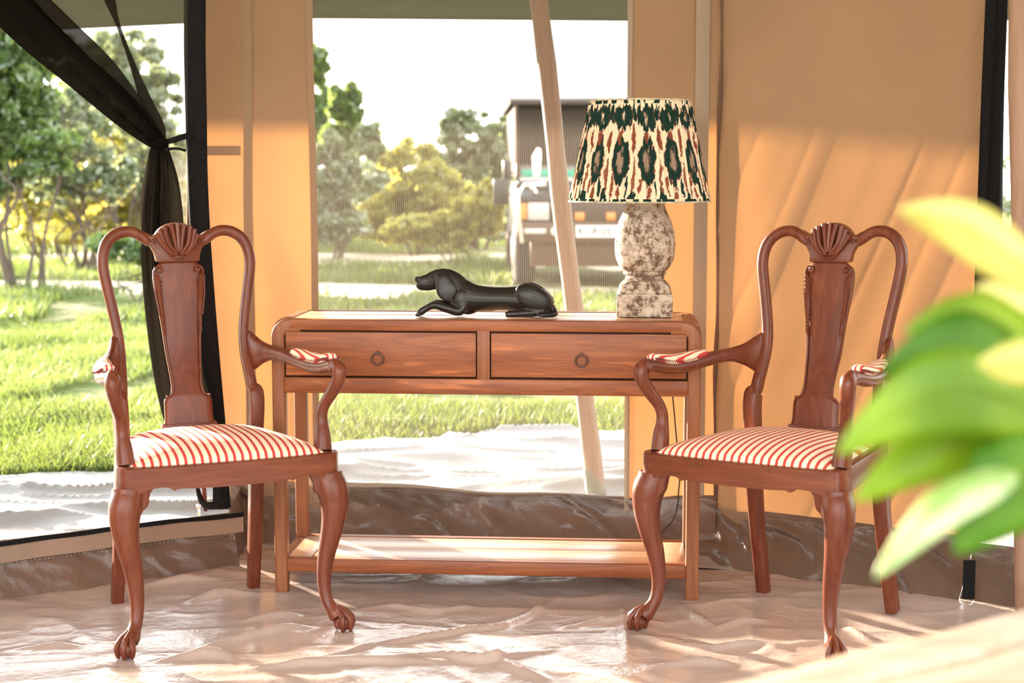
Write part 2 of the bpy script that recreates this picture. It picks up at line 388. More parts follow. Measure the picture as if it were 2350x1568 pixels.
# pale outdoor groundsheets
def sheet(name, edge_near, edge_far, nx, ny, seed, label):
    def f(u, v):
        a = np.array(edge_near); b = np.array(edge_far); s_ = np.linspace(0, 1, len(a)); s2 = np.linspace(0, 1, len(b))
        X = np.interp(u, s_, a[:,0])*(1-v) + np.interp(u, s2, b[:,0])*v
        Y = np.interp(u, s_, a[:,1])*(1-v) + np.interp(u, s2, b[:,1])*v
        Z = -.012 + .034*ridge(X*1.3+Y*.8, Y*3.4, seed)**5 + .014*ridge(X*3+Y, Y*8, seed+1)**4 - .02*(v > .985)
        return np.stack([X, Y, Z], 1)
    o = grid_obj(name, f, nx, ny, M['white_sheet']); meta(o, label, 'groundsheet'); return o
sheet('outdoor_groundsheet', [(-.86,4.95),(1.2,4.75)], [tuple(gz(p,q)[:2]) for p,q in ((690,1030),(770,1018),(900,1005),(1000,1000),(1110,985),(1200,970),(1290,978),(1440,995),(1560,1010))], 150, 150, 5, 'large pale wrinkled groundsheet outside the net window, under the leaning pole')
sheet('outdoor_groundsheet', [(-2.9,3.8),(-.88,4.95)], [tuple(gz(p,q)[:2]) for p,q in ((-700,1112),(-200,1096),(0,1085),(240,1075),(430,1058),(640,1030))], 150, 120, 9, 'pale sheet laid outside the doorway at the left, along the lawn edge')

# grass blades
def blades(name, n, fx, hmin, hmax, wd, label):
    P = fx(n); n = len(P); ang = RNG.uniform(0, 2*PI, n); h = RNG.uniform(hmin, hmax, n)*(.6+.8*vnoise(P[:,0]*2.2, P[:,1]*2.2, 8)); ln = RNG.uniform(.15, .8, n)*h
    dx, dy = np.cos(ang), np.sin(ang); wv = wd*(.7+.6*RNG.random(n)); la = RNG.uniform(0, 2*PI, n); lx, ly = np.cos(la)*ln, np.sin(la)*ln
    z0 = np.full(n, -.045); X, Y = P[:,0], P[:,1]
    A = np.stack([X-dx*wv, Y-dy*wv, z0], 1); B = np.stack([X+dx*wv, Y+dy*wv, z0], 1)
    C = np.stack([X+dx*wv*.8+lx*.35, Y+dy*wv*.8+ly*.35, z0+h*.6], 1); D = np.stack([X-dx*wv*.8+lx*.35, Y-dy*wv*.8+ly*.35, z0+h*.6], 1)
    E_ = np.stack([X+lx, Y+ly, z0+h], 1)
    V = np.stack([A, B, C, D, E_], 1).reshape(-1, 3); b = np.arange(n)*5
    F = np.concatenate([np.stack([b, b+1, b+2], 1), np.stack([b, b+2, b+3], 1), np.stack([b+3, b+2, b+4], 1)])
    o = np_mesh(name, V, F, M['grass'], kind='stuff'); meta(o, label, 'grass'); return o
def fedge(X):
    xs = [-3.4, -2.05, -1.65, -1.25, -.95, -.79, -.55, -.30, .05, .3, .53, .9, 3]
    ys = [6.1, 6.38, 6.5, 6.75, 7.05, 7.12, 7.25, 7.36, 7.70, 7.55, 7.28, 7.1, 6.9]
    return np.interp(X, xs, ys)
def near_f(n):
    Y = 6.2 + (13-6.2)*RNG.random(n)**1.35; X = (RNG.random(n)*2-1)*(Y*.52+.5); k = (Y > fedge(X)-.03) & ((X < 1.2)|(Y>8)) & ((Y < 8.5)|(vnoise(X*1.1,Y*.6,79)+.5*vnoise(X*4,Y*2.5,80) > .48))
    return np.stack([X[k], Y[k]], 1)
def far_f(n):
    Y = 13 + 22*RNG.random(n)**1.2; X = (RNG.random(n)*2-1)*(Y*.55+.8)
    yy = Y + X*.16 + .8; k = (np.abs(yy-17.9) > .9) & ((np.abs(yy-24) > 1.8)|(vnoise(X*.5,Y*.5,77) < .5)) & (vnoise(X*.8+5,Y*.45,78) > .30) & ~((np.abs(X-.95) < .95) & (Y > 17.2) & (Y < 22))
    return np.stack([X[k], Y[k]], 1)
blades('lawn_grass', 270000, near_f, .04, .085, .0035, 'green sunlit lawn grass from the groundsheet edges outwards')
blades('lawn_grass', 165000, far_f, .05, .15, .011, 'paler far grass between the sandy tracks and the bushes')

# ------------------------------------------------------------------ trees and bushes
def leaf_cloud(blobs, per, size, flat=.8):
    Vs = []
    sub = []
    for (c, r, n) in blobs:
        m_ = 46
        for i in range(m_):
            d = RNG.normal(size=3); d /= np.linalg.norm(d); q = np.array(c)+d*np.array(r)*RNG.random()**.4*.95; f_ = RNG.uniform(.10, .30)
            sub.append((q, np.array(r)*f_*np.array([1, 1, .75]), n*.95/m_))
    for (c, r, n) in sub:
        n = int(n*per*1.5); d = RNG.normal(size=(n, 3)); d /= np.linalg.norm(d, axis=1)[:, None]
        rr = RNG.random(n)**(1/2.2); P = np.array(c) + d*rr[:, None]*np.array(r)
        n = len(P)
        a = RNG.normal(size=(n, 3)); a /= np.linalg.norm(a, axis=1)[:, None]; b = np.cross(a, RNG.normal(size=(n, 3))); b /= np.linalg.norm(b, axis=1)[:, None]
        s = size*.78*(.6+.8*RNG.random(n))[:, None]
        Vs.append(np.stack([P-a*s, P-b*s*.42, P+a*s, P+b*s*.42], 1).reshape(-1, 3))
    V = np.concatenate(Vs); n = len(V)//4; b = np.arange(n)*4
    return V, np.stack([b, b+1, b+2, b+3], 1)
def tree(name, base, blobs, mat, per, size, trunks, label, cat, group, tr=.05):
    """base world point; blobs relative; trunks: list of (dx0,dy0, [(x,y,z)..])"""
    e = empty(name, base, (0,0,0), label, cat, group)
    V, F = leaf_cloud(blobs, per, size); c = np_mesh('foliage', V, F, mat, e, kind='stuff')
    for tpts in trunks:
        pts = cr(tpts, 4); N = len(pts)
        MB().tube([Vector(p) for p in pts], [tr*.62*(1-.8*i/N) for i in range(N)], 6).build('trunk', M['bark'], e)
    return e
def stems(n, H, spread, seed):
    r = random.Random(seed); out = []
    for i in range(n):
        a = r.uniform(-1, 1); b = r.uniform(-.6, .6)
        w_ = r.uniform(.12,.4); out.append([(a*spread*.35, b*.3, -.1), (a*spread*.5+r.uniform(-w_,w_), b*.4, H*.22), (a*spread*.6+r.uniform(-w_,w_), b*.5, H*.42), (a*spread*.8+r.uniform(-w_,w_)*1.4, b*.6, H*.64), (a*spread*1.1+r.uniform(-.5,.5), b, H*r.uniform(.75,1.0))])
    return out
def T(px, py_base, Y, name, blobs_px, mat, per, size, nst, label, cat, group, seed, tr=.05, sth=None):
    """blobs given as (px, py, radius_px_x, radius_px_z, weight) about the tree's own distance Y"""
    b = at(px, py_base, Y); b.z = -.05; k = Y/FPX; bl = []
    for (qx, qy, rx, rz, wt) in blobs_px:
        q = at(qx, qy, Y); bl.append((tuple(q-b), (rx*k, rx*k*.8, rz*k), wt))
    top = max(x[0][2] for x in bl) if sth is None else sth
    return tree(name, b, bl, mat, per, size, stems(nst, top, (bl[0][1][0])*.8, seed), label, cat, group, tr)
GT = 'tall trees beyond the lawn at the left'
T(60, 590, 17, 'tree', [(20,200,110,130,1),(90,330,90,80,.6),(-60,330,120,150,.9),(40,90,120,60,.5)], M['leaf_dark'], 5200, .075, 9, 'dark green tree at the far left edge of the doorway view', 'tree', GT, 1, .035)
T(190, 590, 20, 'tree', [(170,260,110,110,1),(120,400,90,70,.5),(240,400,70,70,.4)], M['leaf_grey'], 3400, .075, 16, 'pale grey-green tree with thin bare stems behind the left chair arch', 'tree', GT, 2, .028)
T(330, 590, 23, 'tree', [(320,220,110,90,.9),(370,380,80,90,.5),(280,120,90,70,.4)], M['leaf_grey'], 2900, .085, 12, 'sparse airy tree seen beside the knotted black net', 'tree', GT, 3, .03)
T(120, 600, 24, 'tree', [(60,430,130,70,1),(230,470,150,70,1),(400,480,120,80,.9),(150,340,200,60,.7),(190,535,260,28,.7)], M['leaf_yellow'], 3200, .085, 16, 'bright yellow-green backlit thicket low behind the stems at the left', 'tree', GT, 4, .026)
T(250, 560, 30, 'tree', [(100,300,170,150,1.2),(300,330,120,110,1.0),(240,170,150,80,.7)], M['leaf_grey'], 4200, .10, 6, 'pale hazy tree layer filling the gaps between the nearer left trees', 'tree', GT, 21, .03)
T(-90, 600, 19, 'tree', [(-120,300,150,200,1)], M['leaf_dark'], 4000, .08, 4, 'dark tree mostly cut off by the left frame edge', 'tree', GT, 5, .07)
T(300, 600, 15.5, 'shrub', [(270,560,70,38,1),(330,575,50,30,.6)], M['leaf_dark'], 1700, .05, 3, 'low dark green shrub on the lawn behind the left chair arch', 'shrub', None, 6, .02, .5)
GB = 'bushes beyond the lawn, seen through the net window'
T(735, 560, 30, 'tree', [(728,150,26,55,.35),(726,250,30,60,.4),(700,330,50,70,.4)], M['leaf_dark'], 3000, .12, 2, 'tall narrow tree at the left edge of the net window', 'tree', GB, 7, .08)
T(790, 560, 27, 'tree', [(795,235,42,52,.8),(790,320,50,60,.6)], M['leaf_dark'], 3600, .10, 2, 'round-headed dark tree rising above the bushes near the window left side', 'tree', GB, 8, .07)
T(780, 560, 24, 'bush', [(770,400,75,95,1),(760,500,80,60,.8),(850,330,40,50,.25),(775,525,80,40,.7)], M['leaf_grey'], 3400, .085, 4, 'grey-brown twiggy bush at the left of the net window', 'bush', GB, 9, .04)
T(950, 560, 25, 'bush', [(940,400,90,85,1),(900,490,90,60,.8),(1010,470,90,80,.8),(940,525,130,38,.8)], M['leaf_yellow'], 3000, .09, 4, 'yellow-green bush in the middle of the net window, above the dog figurine', 'bush', GB, 10, .04)
T(1090, 560, 27, 'bush', [(1080,290,75,55,.8),(1040,380,80,80,.8),(1140,370,60,90,.9),(1180,300,40,60,.4),(1100,500,100,55,.9)], M['leaf_grey'], 3200, .09, 5, 'pale bush standing just left of the parked vehicle', 'bush', GB, 11, .05)
T(1050, 580, 22, 'bush', [(1060,510,75,60,1),(1120,480,60,70,.7),(950,530,80,35,.5)], M['leaf_yellow'], 2800, .08, 3, 'low bright bush in front of the others, left of the vehicle wheel', 'bush', GB, 12, .03, .7)
T(1600, 560, 33, 'bush', [(1450,400,160,110,1),(1700,350,160,160,1)], M['leaf_grey'], 2600, .12, 5, 'pale bush behind the parked vehicle', 'bush', GB, 13, .06)
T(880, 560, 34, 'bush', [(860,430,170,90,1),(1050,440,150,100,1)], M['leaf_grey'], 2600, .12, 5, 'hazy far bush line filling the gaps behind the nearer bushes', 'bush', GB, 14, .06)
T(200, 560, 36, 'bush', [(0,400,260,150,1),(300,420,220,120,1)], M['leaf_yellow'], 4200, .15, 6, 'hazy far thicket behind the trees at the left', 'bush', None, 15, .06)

T(-500, 590, 24, 'tree', [(-480,300,220,180,1),(-620,420,160,100,.6)], M['leaf_dark'], 3000, .10, 6, 'broad dark tree beyond the left edge of the picture', 'tree', None, 31, .05)
T(-700, 590, 34, 'bush', [(-620,470,260,90,1),(-400,480,200,80,.8)], M['leaf_grey'], 2600, .14, 5, 'low pale thicket beyond the left edge of the picture', 'bush', None, 32, .05)
T(2500, 590, 26, 'tree', [(2500,330,180,150,1),(2650,450,160,90,.6)], M['leaf_dark'], 3000, .11, 6, 'dark tree outside beyond the right doorway', 'tree', None, 33, .05)
T(2200, 590, 34, 'bush', [(2150,430,300,120,1),(2600,440,260,110,.8)], M['leaf_grey'], 3200, .14, 5, 'long pale bush line outside, hidden behind the right wall', 'bush', None, 34, .05)

# ------------------------------------------------------------------ fly roof, outdoor pole
fe = [at(-900,84,7.4), at(0,62,7.4), at(420,42,7.4), at(718,30,7.4), at(1440,36,7.4), at(2400,34,7.2), at(2900,30,7.0)]
def fly_f(u, v):
    A = np.array([tuple(p) for p in fe]); s_ = np.array([-3.4,-2.06,-1.33,-.8,.465,2.1,2.9]); s_ = (s_-s_[0])/(s_[-1]-s_[0])
    X = np.interp(u, s_, A[:,0]); Y = np.interp(u, s_, A[:,1]); Z = np.interp(u, s_, A[:,2])
    Y2 = Y + (4.3-Y)*v; Z2 = Z + .85*v - .12*np.sin(PI*v)*np.sin(PI*u*3)**2*.4 - .025*(v < .012)
    return np.stack([X, Y2, Z2], 1)
fly = grid_obj('fly_roof', fly_f, 90, 60, M['fly'], kind='structure')
so = fly.modifiers.new('solid', 'SOLIDIFY'); so.thickness = .004

def rotfit(base, top): return (Vector(top)-Vector(base)).to_track_quat('Z', 'Y').to_euler()
pb, pt = gz(1367, 1128), at(1228, -60, 6.1)
pt = pb+(pt-pb)*1.16
pole = empty('tent_pole', pb, rotfit(pb, pt), 'peeled wooden pole leaning to the left outside the net window', 'pole')
L = (pt-pb).length
pts = [(.004*math.sin(i*1.1), .003*math.sin(i*.7+1), L*i/14) for i in range(15)]
MB().tube(pts, [.0355+.0018*math.sin(i*2.1) for i in range(15)], 20).build('shaft', M['pole_wood'], pole)
MB().tube([(0,0,-.01),(0,0,.09)], .0385, 20).build('sleeve', M['pole_sleeve'], pole)

# ------------------------------------------------------------------ floor with wrinkles
LOW = []   # feet: floor is flat under them
ax = np.linspace(-3.0, 2.6, 500); ay = np.linspace(.2, 5.45, 520)
def creases_px(lst):
    out = []
    for pts_, wd, h in lst: out.append(([tuple(gz(*p)[:2]) for p in pts_], wd, h))
    return out
CREASE = creases_px([
 ([(670,1528),(760,1505),(890,1474),(1000,1458),(1150,1437),(1200,1415),(1245,1392),(1290,1365)], .010, .010),
 ([(560,1540),(700,1528),(870,1524),(1040,1526)], .014, .012),
 ([(870,1506),(1000,1512),(1100,1524),(1160,1518),(1290,1490)], .016, .013),
 ([(1290,1440),(1380,1425),(1470,1424),(1520,1430)], .014, .011),
 ([(1380,1452),(1440,1448),(1480,1450)], .008, .007),
 ([(1425,1380),(1432,1440),(1440,1505)], .009, .008),
 ([(560,1420),(640,1410),(700,1406)], .014, .009),
 ([(330,1345),(420,1330),(520,1328)], .012, .010),
 ([(430,1378),(520,1360),(600,1362)], .016, .012),
 ([(470,1480),(560,1462),(660,1440),(720,1436)], .016, .010),
 ([(350,1520),(480,1500),(540,1515)], .020, .012),
 ([(880,1384),(1000,1400),(1080,1390)], .012, .006),
 ([(1560,1390),(1600,1420),(1640,1440)], .010, .008),
 ([(1640,1445),(1700,1430),(1760,1424)], .014, .008),
 ([(1500,1530),(1620,1520),(1700,1530)], .018, .010),
 ([(1560,1480),(1640,1492),(1720,1480),(1800,1490)], .014, .008),
 ([(2000,1470),(1960,1450),(1930,1440)], .010, .008),
 ([(0,1490),(120,1478),(200,1482)], .018, .006),
 ([(1100,1500),(1180,1540),(1250,1560)], .016, .008),
])
FRONT = gz(0, 1500)
def floor_z(X, Y):
    Z = .010*(ridge(X*1.1+Y*.9, Y*2.6-X*.5, 21)**4) + .006*(ridge(X*3.1-Y*1.2, Y*5.2+X, 22)**5) + .0028*ridge(X*7+Y*3, Y*12-X*2, 23)**3 + .004*vnoise(X*2.2, Y*3.0, 24)
    for pts_, wd, h in CREASE:
        best = np.full(X.shape, 9.0); tt = np.zeros(X.shape); n = len(pts_)-1
        for i in range(n):
            (x0, y0), (x1, y1) = pts_[i], pts_[i+1]; dx, dy = x1-x0, y1-y0; L2 = dx*dx+dy*dy
            t = np.clip(((X-x0)*dx+(Y-y0)*dy)/L2, 0, 1); d = np.hypot(X-x0-t*dx, Y-y0-t*dy)
            sg = d < best; tt = np.where(sg, (i+t)/n, tt); best = np.where(sg, d, best)
        Z = Z + 1.6*h*np.exp(-(best/wd)**2)*np.sin(PI*np.clip(tt*.9+.05, 0, 1))
    Z = Z - .010
    return Z
def floor_f(u, v):
    X = -3.0+5.6*u; Y = .2+5.35*v; Z = floor_z(X, Y)
    for fx, fy in FEET:
        r = np.hypot(X-fx, Y-fy); k = np.clip((r-.03)/.07, 0, 1); k = k*k*(3-2*k); Z = Z*k + (-.001)*(1-k)
    return np.stack([X, Y, Z], 1)

# ------------------------------------------------------------------ tent walls
Wp = [(-2.9,3.70),(-1.46,4.50),(-.87,4.885),(-.895,5.26),(-.55,5.245),(.30,5.075),(.64,5.0),(1.33,4.545),(2.3,3.95)]
WH = 2.45
def wall_grid(name, p0, p1, z0, z1, nu, nv, mat, fold, xl=None, parent=None, kind=None):
    """vertical cloth between plan points; fold(s, z) pushes it out along the plan normal; xl(z) shifts left edge"""
    p0 = np.array(p0); p1 = np.array(p1); d = p1-p0; Ld = np.linalg.norm(d); n = np.array([d[1], -d[0]])/Ld
    def f(u, v):
        Z = z0 + (z1-z0)*v
        s_ = u*Ld if xl is None else xl(Z)*(1-u) + Ld*u
        o = fold(s_, Z)
        return np.stack([p0[0]+d[0]/Ld*s_+n[0]*o, p0[1]+d[1]/Ld*s_+n[1]*o, Z], 1)
    return grid_obj(name, f, nu, nv, mat, parent, kind)
def wx(px, py):   # pixel -> distance along the window wall and height
    A = np.array(Wp[3]); B = np.array(Wp[6]); d = ray(px, py); D = B-A
    # solve k*(dx,dy) = A + s*D
    Mx = np.array([[d[0], -D[0]], [d[1], -D[1]]]); k, s_ = np.linalg.solve(Mx, A)
    return s_*np.linalg.norm(D), CH + d[2]*k
A_, B_ = Wp[3], Wp[6]
sL, _ = wx(722, 400); sR, _ = wx(1440, 500); sE = math.hypot(B_[0]-A_[0], B_[1]-A_[1])
s_top, _ = wx(448, 0); s_bot, _ = wx(512, 1120)
zt = wx(448, 0)[1]; zb = .14
def foldL(s_, Z): return .010*np.sin(s_*26+Z*3)*np.clip(1.6-Z, 0, 1.4) + .008*ridge(s_*2.2+Z*1.4, Z*1.2-s_, 31)**3 + .006*np.sin(s_*11-Z*5)
def xleft(Z): return s_bot + (s_top-s_bot)*(Z-zb)/(zt-zb)
bw = wall_grid('wall_back', A_, B_, .13, WH, 90, 150, M['canvas'], foldL, None, kind='structure') if False else None
def panel(name, s0f, s1f, z0, z1, nu, nv, mat, fold, off=0.0, parent=None, kind=None):
    A = np.array(A_); d = (np.array(B_)-A)/sE; n = np.array([d[1], -d[0]])
    def f(u, v):
        Z = z0+(z1-z0)*v; s_ = s0f(Z)*(1-u)+s1f(Z)*u; o = fold(s_, Z)+off
        return np.stack([A[0]+d[0]*s_+n[0]*o, A[1]+d[1]*s_+n[1]*o, Z], 1)
    return grid_obj(name, f, nu, nv, mat, parent, kind)
K = lambda c: (lambda Z: c + 0*Z)
ZW0 = .145
wall_back = panel('wall_back', xleft, lambda Z: sL+.012-.006*Z, .10, WH, 60, 150, M['canvas'], foldL, kind='structure')
wall_back2 = panel('wall_back', K(sR), K(sE), .10, WH, 40, 150, M['canvas'], lambda s_, Z: .005*np.sin(s_*19+Z*4), kind='structure')
wtop = panel('wall_back', K(sL), K(sR), 2.05, WH, 10, 8, M['canvas'], lambda s_, Z: 0*s_, kind='structure')
def cloth_solid(o, th=.0015):
    return o
# seam bands on the wall panels (parts of the wall)
def band_px(x0, y0, x1, y1, wpx, mat, name, parent, off=.003, fold=foldL, n=60):
    """strip along a line between two wall pixels"""
    a = wx(x0, y0); b = wx(x1, y1); wd = wpx*5.2/FPX/2
    if abs(x1-x0) < abs(y1-y0):
        return panel(name, lambda Z: np.interp(Z, sorted([a[1], b[1]]), [a[0], b[0]] if a[1] < b[1] else [b[0], a[0]])-wd, lambda Z: np.interp(Z, sorted([a[1], b[1]]), [a[0], b[0]] if a[1] < b[1] else [b[0], a[0]])+wd,
                     min(a[1], b[1]), max(a[1], b[1]), 5, n, mat, fold, off, parent)
    return panel(name, K(min(a[0], b[0])), K(max(a[0], b[0])), a[1]-wd, a[1]+wd, n, 5, mat, fold, off, parent)
band_px(565, -60, 580, 1120, 22, M['canvas_band'], 'seam_band', wall_back)
band_px(476, 346, 553, 346, 22, M['canvas_band'], 'seam_band', wall_back, n=20)
panel('window_binding', lambda Z: sL+.010-.006*Z-.018, lambda Z: sL+.012-.006*Z+.002, .12, 2.3, 4, 150, M['canvas_band'], foldL, .004, wall_back)
panel('window_binding', K(sR-.004), K(sR+.012), .12, 2.3, 4, 60, M['tape'], lambda s_, Z: .005*np.sin(s_*19+Z*4), .004, wall_back2)
b1 = wx(1609, 500)[0]
panel('seam_tape', K(b1-.022), K(b1+.020), .16, 2.4, 6, 80, M['tape'], lambda s_, Z: .004*np.sin(s_*60)+.004, .004, wall_back2)

# window net
win = empty('window_1', (0,0,0)); win['kind'] = 'structure'
nt_ = panel('net', K(sL-.02), K(sR+.02), .10, 2.1, 40, 60, M['net'], lambda s_, Z: .004*np.sin(s_*6)*np.sin(Z*3)-.006, 0, win)
for x_ in (sL, sR): pass

# right wall
C_ = Wp[7]
def foldR(s_, Z):
    q = s_ + (Z-1.0)*-.42
    return .022*(vnoise(q*4.2, Z*.55+3, 41)-.5) + .010*(vnoise(q*10, Z*1.0, 42)-.5) + .004*ridge(q*8+1.3, Z*.8, 44)**6 + .02*np.exp(-((s_-.06)/.07)**2)*(.4+.6*np.sin(Z*2.0))
wall_right = wall_grid('wall_right', B_, C_, .10, WH, 150, 220, M['canvas'], foldR, kind='structure')
# dark seam roll at the junction of the two walls
ptz = [(B_[0]-.004+.004*math.sin(z*9), B_[1]-.016, z) for z in np.linspace(.12, 2.35, 40)]
MB().tube(ptz, [(.0055+.002*math.sin(i*.9)) for i in range(40)], 8).build('seam_piping', M['dark_tape'], wall_right)

# low brown skirt all round (baseboards)
SKF = {}
def skirt(name, pts, z1, mat, seed, kind='structure', cove=.10, nu=None, nv=26, amp=1.0, top=None):
    P = np.array(pts, float); seg = np.hypot(*(P[1:]-P[:-1]).T); cs = np.concatenate([[0], np.cumsum(seg)]); Lt = cs[-1]
    nu = nu or int(Lt*110)
    def f(u, v):
        s_ = u*Lt; X = np.interp(s_, cs, P[:,0]); Y = np.interp(s_, cs, P[:,1])
        dx = np.interp(s_+.02, cs, P[:,0])-np.interp(s_-.02, cs, P[:,0]); dy = np.interp(s_+.02, cs, P[:,1])-np.interp(s_-.02, cs, P[:,1]); L_ = np.hypot(dx, dy)
        nx, ny = dy/L_, -dx/L_
        zt_ = z1 if top is None else top(s_)
        Z = zt_*v; env = np.sin(PI*np.clip(v, 0, 1))**.6
        q = s_*1.0 + v*.12
        o = cove*(1-v)**2.2 + .006 + amp*env*(.028*(vnoise(q*7, v*1.6+seed, seed)-.4) + .022*ridge(q*9+v*1.5, v*1.8-q*2, seed+1)**4 + .009*ridge(q*22, v*4+q*3, seed+2)**3)
        return np.stack([X+nx*o, Y+ny*o, Z-.035*(1-v)**5], 1)
    o_ = grid_obj(name, f, nu, nv, mat, None, kind); SKF[name] = f; return o_
sk_door = skirt('baseboard_door', [Wp[0], Wp[1], Wp[2]], .155, M['brown_pvc'], 50, cove=.08, amp=.6)
sk_ret = skirt('baseboard_return', [(-.878,4.89),(-.90,5.26)], .165, M['brown_pvc'], 53, cove=.03, amp=.3)
sk_back = skirt('baseboard_back', [(-.93,5.262),(-.55,5.245),(.30,5.075),(.645,4.995)], .16, M['brown_pvc'], 56, cove=.13, top=lambda s_: .177+.008*np.sin(s_*4+.6)+.004*np.sin(s_*13))
sk_right = skirt('baseboard_right', [(.63,5.005),(1.33,4.545)], .155, M['brown_pvc'], 60, cove=.15, amp=1.35)
sk_far = skirt('baseboard_right_door', [(1.325,4.548),(2.3,3.95)], .14, M['brown_pvc'], 64, cove=.16)
# stitched hem lines
def stitch_line(parent, fn, u0, u1, vv, n, name='stitching'):
    m = MB(); us = np.linspace(u0, u1, n*2); P = fn(us, np.full(len(us), vv)); P[:, 1] -= .0035
    for i in range(0, len(us)-1, 2): m.tube([tuple(P[i]), tuple(P[i]*.3+P[i+1]*.7)], .0007, 4)
    return m.build(name, M['thread'], parent, kind='stuff', auto=False)
stitch_line(sk_right, SKF['baseboard_right'], .02, .99, .88, 110)
stitch_line(sk_back, SKF['baseboard_back'], .02, .99, .88, 190)
stitch_line(sk_door, SKF['baseboard_door'], .5, .99, .60, 90)
# sill band over the door skirt: stitched tan strip with a black bound top edge
def sill_f(off, za, zb_, mat, name, parent=None):
    P = np.array([Wp[0], Wp[1], (-.845,4.90)], float); seg = np.hypot(*(P[1:]-P[:-1]).T); cs = np.concatenate([[0], np.cumsum(seg)])
    d = P[2]-P[0]; d /= np.linalg.norm(d); n = np.array([d[1], -d[0]])
    def f(u, v):
        s_ = u*cs[-1]; X = np.interp(s_, cs, P[:,0]); Y = np.interp(s_, cs, P[:,1]); o = off + .004*np.sin(s_*14) + .003*np.sin(s_*31+v)
        return np.stack([X+n[0]*o, Y+n[1]*o, za+(zb_-za)*v+.003*np.sin(s_*7)], 1)
    return grid_obj(name, f, 140, 6, mat, parent)
sill = sill_f(.040, .100, .150, M['sill_pvc'], 'sill_band', sk_door)
sill2 = sill_f(.043, .148, .162, M['strap'], 'sill_binding', sk_door)

# ceiling
def ceil_f(u, v): 
    X = -3.0+5.4*u; Y = .9+(5.3-.9)*v; return np.stack([X, Y, 2.75-.32*v+.02*np.sin(X*5)], 1)
ceil = grid_obj('ceiling', ceil_f, 30, 30, M['canvas_ceiling'], kind='structure')
# far side walls, out of frame
def sidew(name, x, y0, y1):
    return grid_obj(name, lambda u, v: np.stack([x+.02*np.sin(u*30), y0+(y1-y0)*u, .0+2.7*v], 1), 30, 4, M['canvas'], kind='structure')
sidew('wall_left', -3.0, 1.4, 3.7)
sidew('wall_right_side', 2.45, 1.4, 3.95)

# ------------------------------------------------------------------ black door straps, nets, thin poles
def ribbon(name, pts, widths, mat, parent=None, th=.004, n=8, cross=9, rip=.0, label=None, cat=None):
    """hanging cloth band: pts centre line (x,y,z), widths across x"""
    P = cr([tuple(p)+(w_,) for p, w_ in zip(pts, widths)], n); P = np.array(P); N = len(P)
    u, v = np.meshgrid(np.linspace(-1, 1, cross), np.arange(N)); u = u.ravel(); v = v.ravel()
    c = P[v]; tan = np.gradient(P[:, :3], axis=0); tan /= np.linalg.norm(tan, axis=1)[:, None]
    side = np.cross(tan, np.array([0, 1, 0])); side /= np.linalg.norm(side, axis=1)[:, None]
    s3 = side[v]
    X = c[:, :3] + s3*(u*c[:, 3]/2)[:, None]
    X[:, 1] += rip*(np.sin(u*5.5+v*.05)+.5*np.sin(u*11+v*.08+1))*np.minimum(1, c[:,3]/.06) - .35*c[:,3]*(1-u*u)*.4
    i = np.arange(cross-1)[None, :] + cross*np.arange(N-1)[:, None]; i = i.ravel()
    o = np_mesh(name, X, np.stack([i, i+1, i+cross+1, i+cross], 1), mat, parent, True)
    m_ = o.modifiers.new('s', 'SOLIDIFY'); m_.thickness = th; m_.offset = 0
    if label: meta(o, label, cat)
    return o
YS = 4.93
strap = ribbon('door_strap', [Vector((at(440,0,YS).x, YS, 2.42)), at(443,-120,YS), at(447,0,YS), at(447,120,YS), at(450,260,YS), at(453,400,YS), at(460,540,YS), at(472,700,YS), at(486,850,YS), at(500,1000,YS), at(507,1100,YS), at(509,1168,YS)],
       [.062,.062,.062,.062,.061,.060,.060,.060,.056,.054,.050,.056], M['strap'], None, .006, 10, 7, .002, 'wide black webbing strap along the right side of the left doorway', 'strap')
strap2 = ribbon('door_strap', [Vector((at(2300,0,4.5).x, 4.5, 2.44)), at(2292,-120,4.5), at(2288,0,4.5), at(2280,200,4.5), at(2275,380,4.5), at(2270,560,4.5), at(2262,720,4.5), at(2250,900,4.5), at(2246,1060,4.5), at(2240,1220,4.5)],
       [.056,.056,.058,.062,.066,.070,.066,.06,.055,.05], M['strap'], None, .006, 10, 9, .010, 'black webbing strap and net edge along the right doorway, behind the plant', 'strap')
tail = empty('strap_tail', at(2225,1290,4.38), (0,0,0), 'short black webbing tail with metal ring hanging below the right wall corner', 'strap')
o_ = at(2225,1290,4.38)
MB().box((0,0,-.050), (.034,.004,.110)).build('webbing', M['strap'], tail, bevel=.001)
mm = MB(); mm.tube([(.015*math.cos(a), 0, -.108+.014*math.sin(a)) for a in np.linspace(PI, 2*PI, 14)], .0016, 6); mm.build('metal_ring', M['steel'], tail)

# gathered black net at left: knot at (365,330)
YN = 4.86
net = empty('door_net', at(365,330,YN), (0,0,0), 'black mosquito net gathered to the right and knotted to the door strap', 'mosquito net')
def rel(o, root):
    o.parent = root; o.matrix_parent_inverse = Matrix.Translation(-Vector(root.location)); return o
rel(ribbon('net_roll', [at(-600,-470,YN-.15), at(-260,-210,YN-.1), at(-40,-40,YN-.05), at(80,75,YN), at(190,170,YN), at(280,250,YN), at(340,305,YN), at(372,335,YN)], [.15,.14,.125,.112,.098,.084,.058,.030], M['net_black'], None, .012, 12, 15, .012), net)
rel(ribbon('net_fold', [at(-420,-470,YN), at(-100,-190,YN+.02), at(40,-25,YN+.03), at(130,60,YN+.03), at(240,160,YN+.03), at(320,255,YN+.02), at(366,325,YN+.01)], [.16,.13,.10,.085,.07,.045,.02], M['net_fold'], None, .004, 12, 9, .008), net)
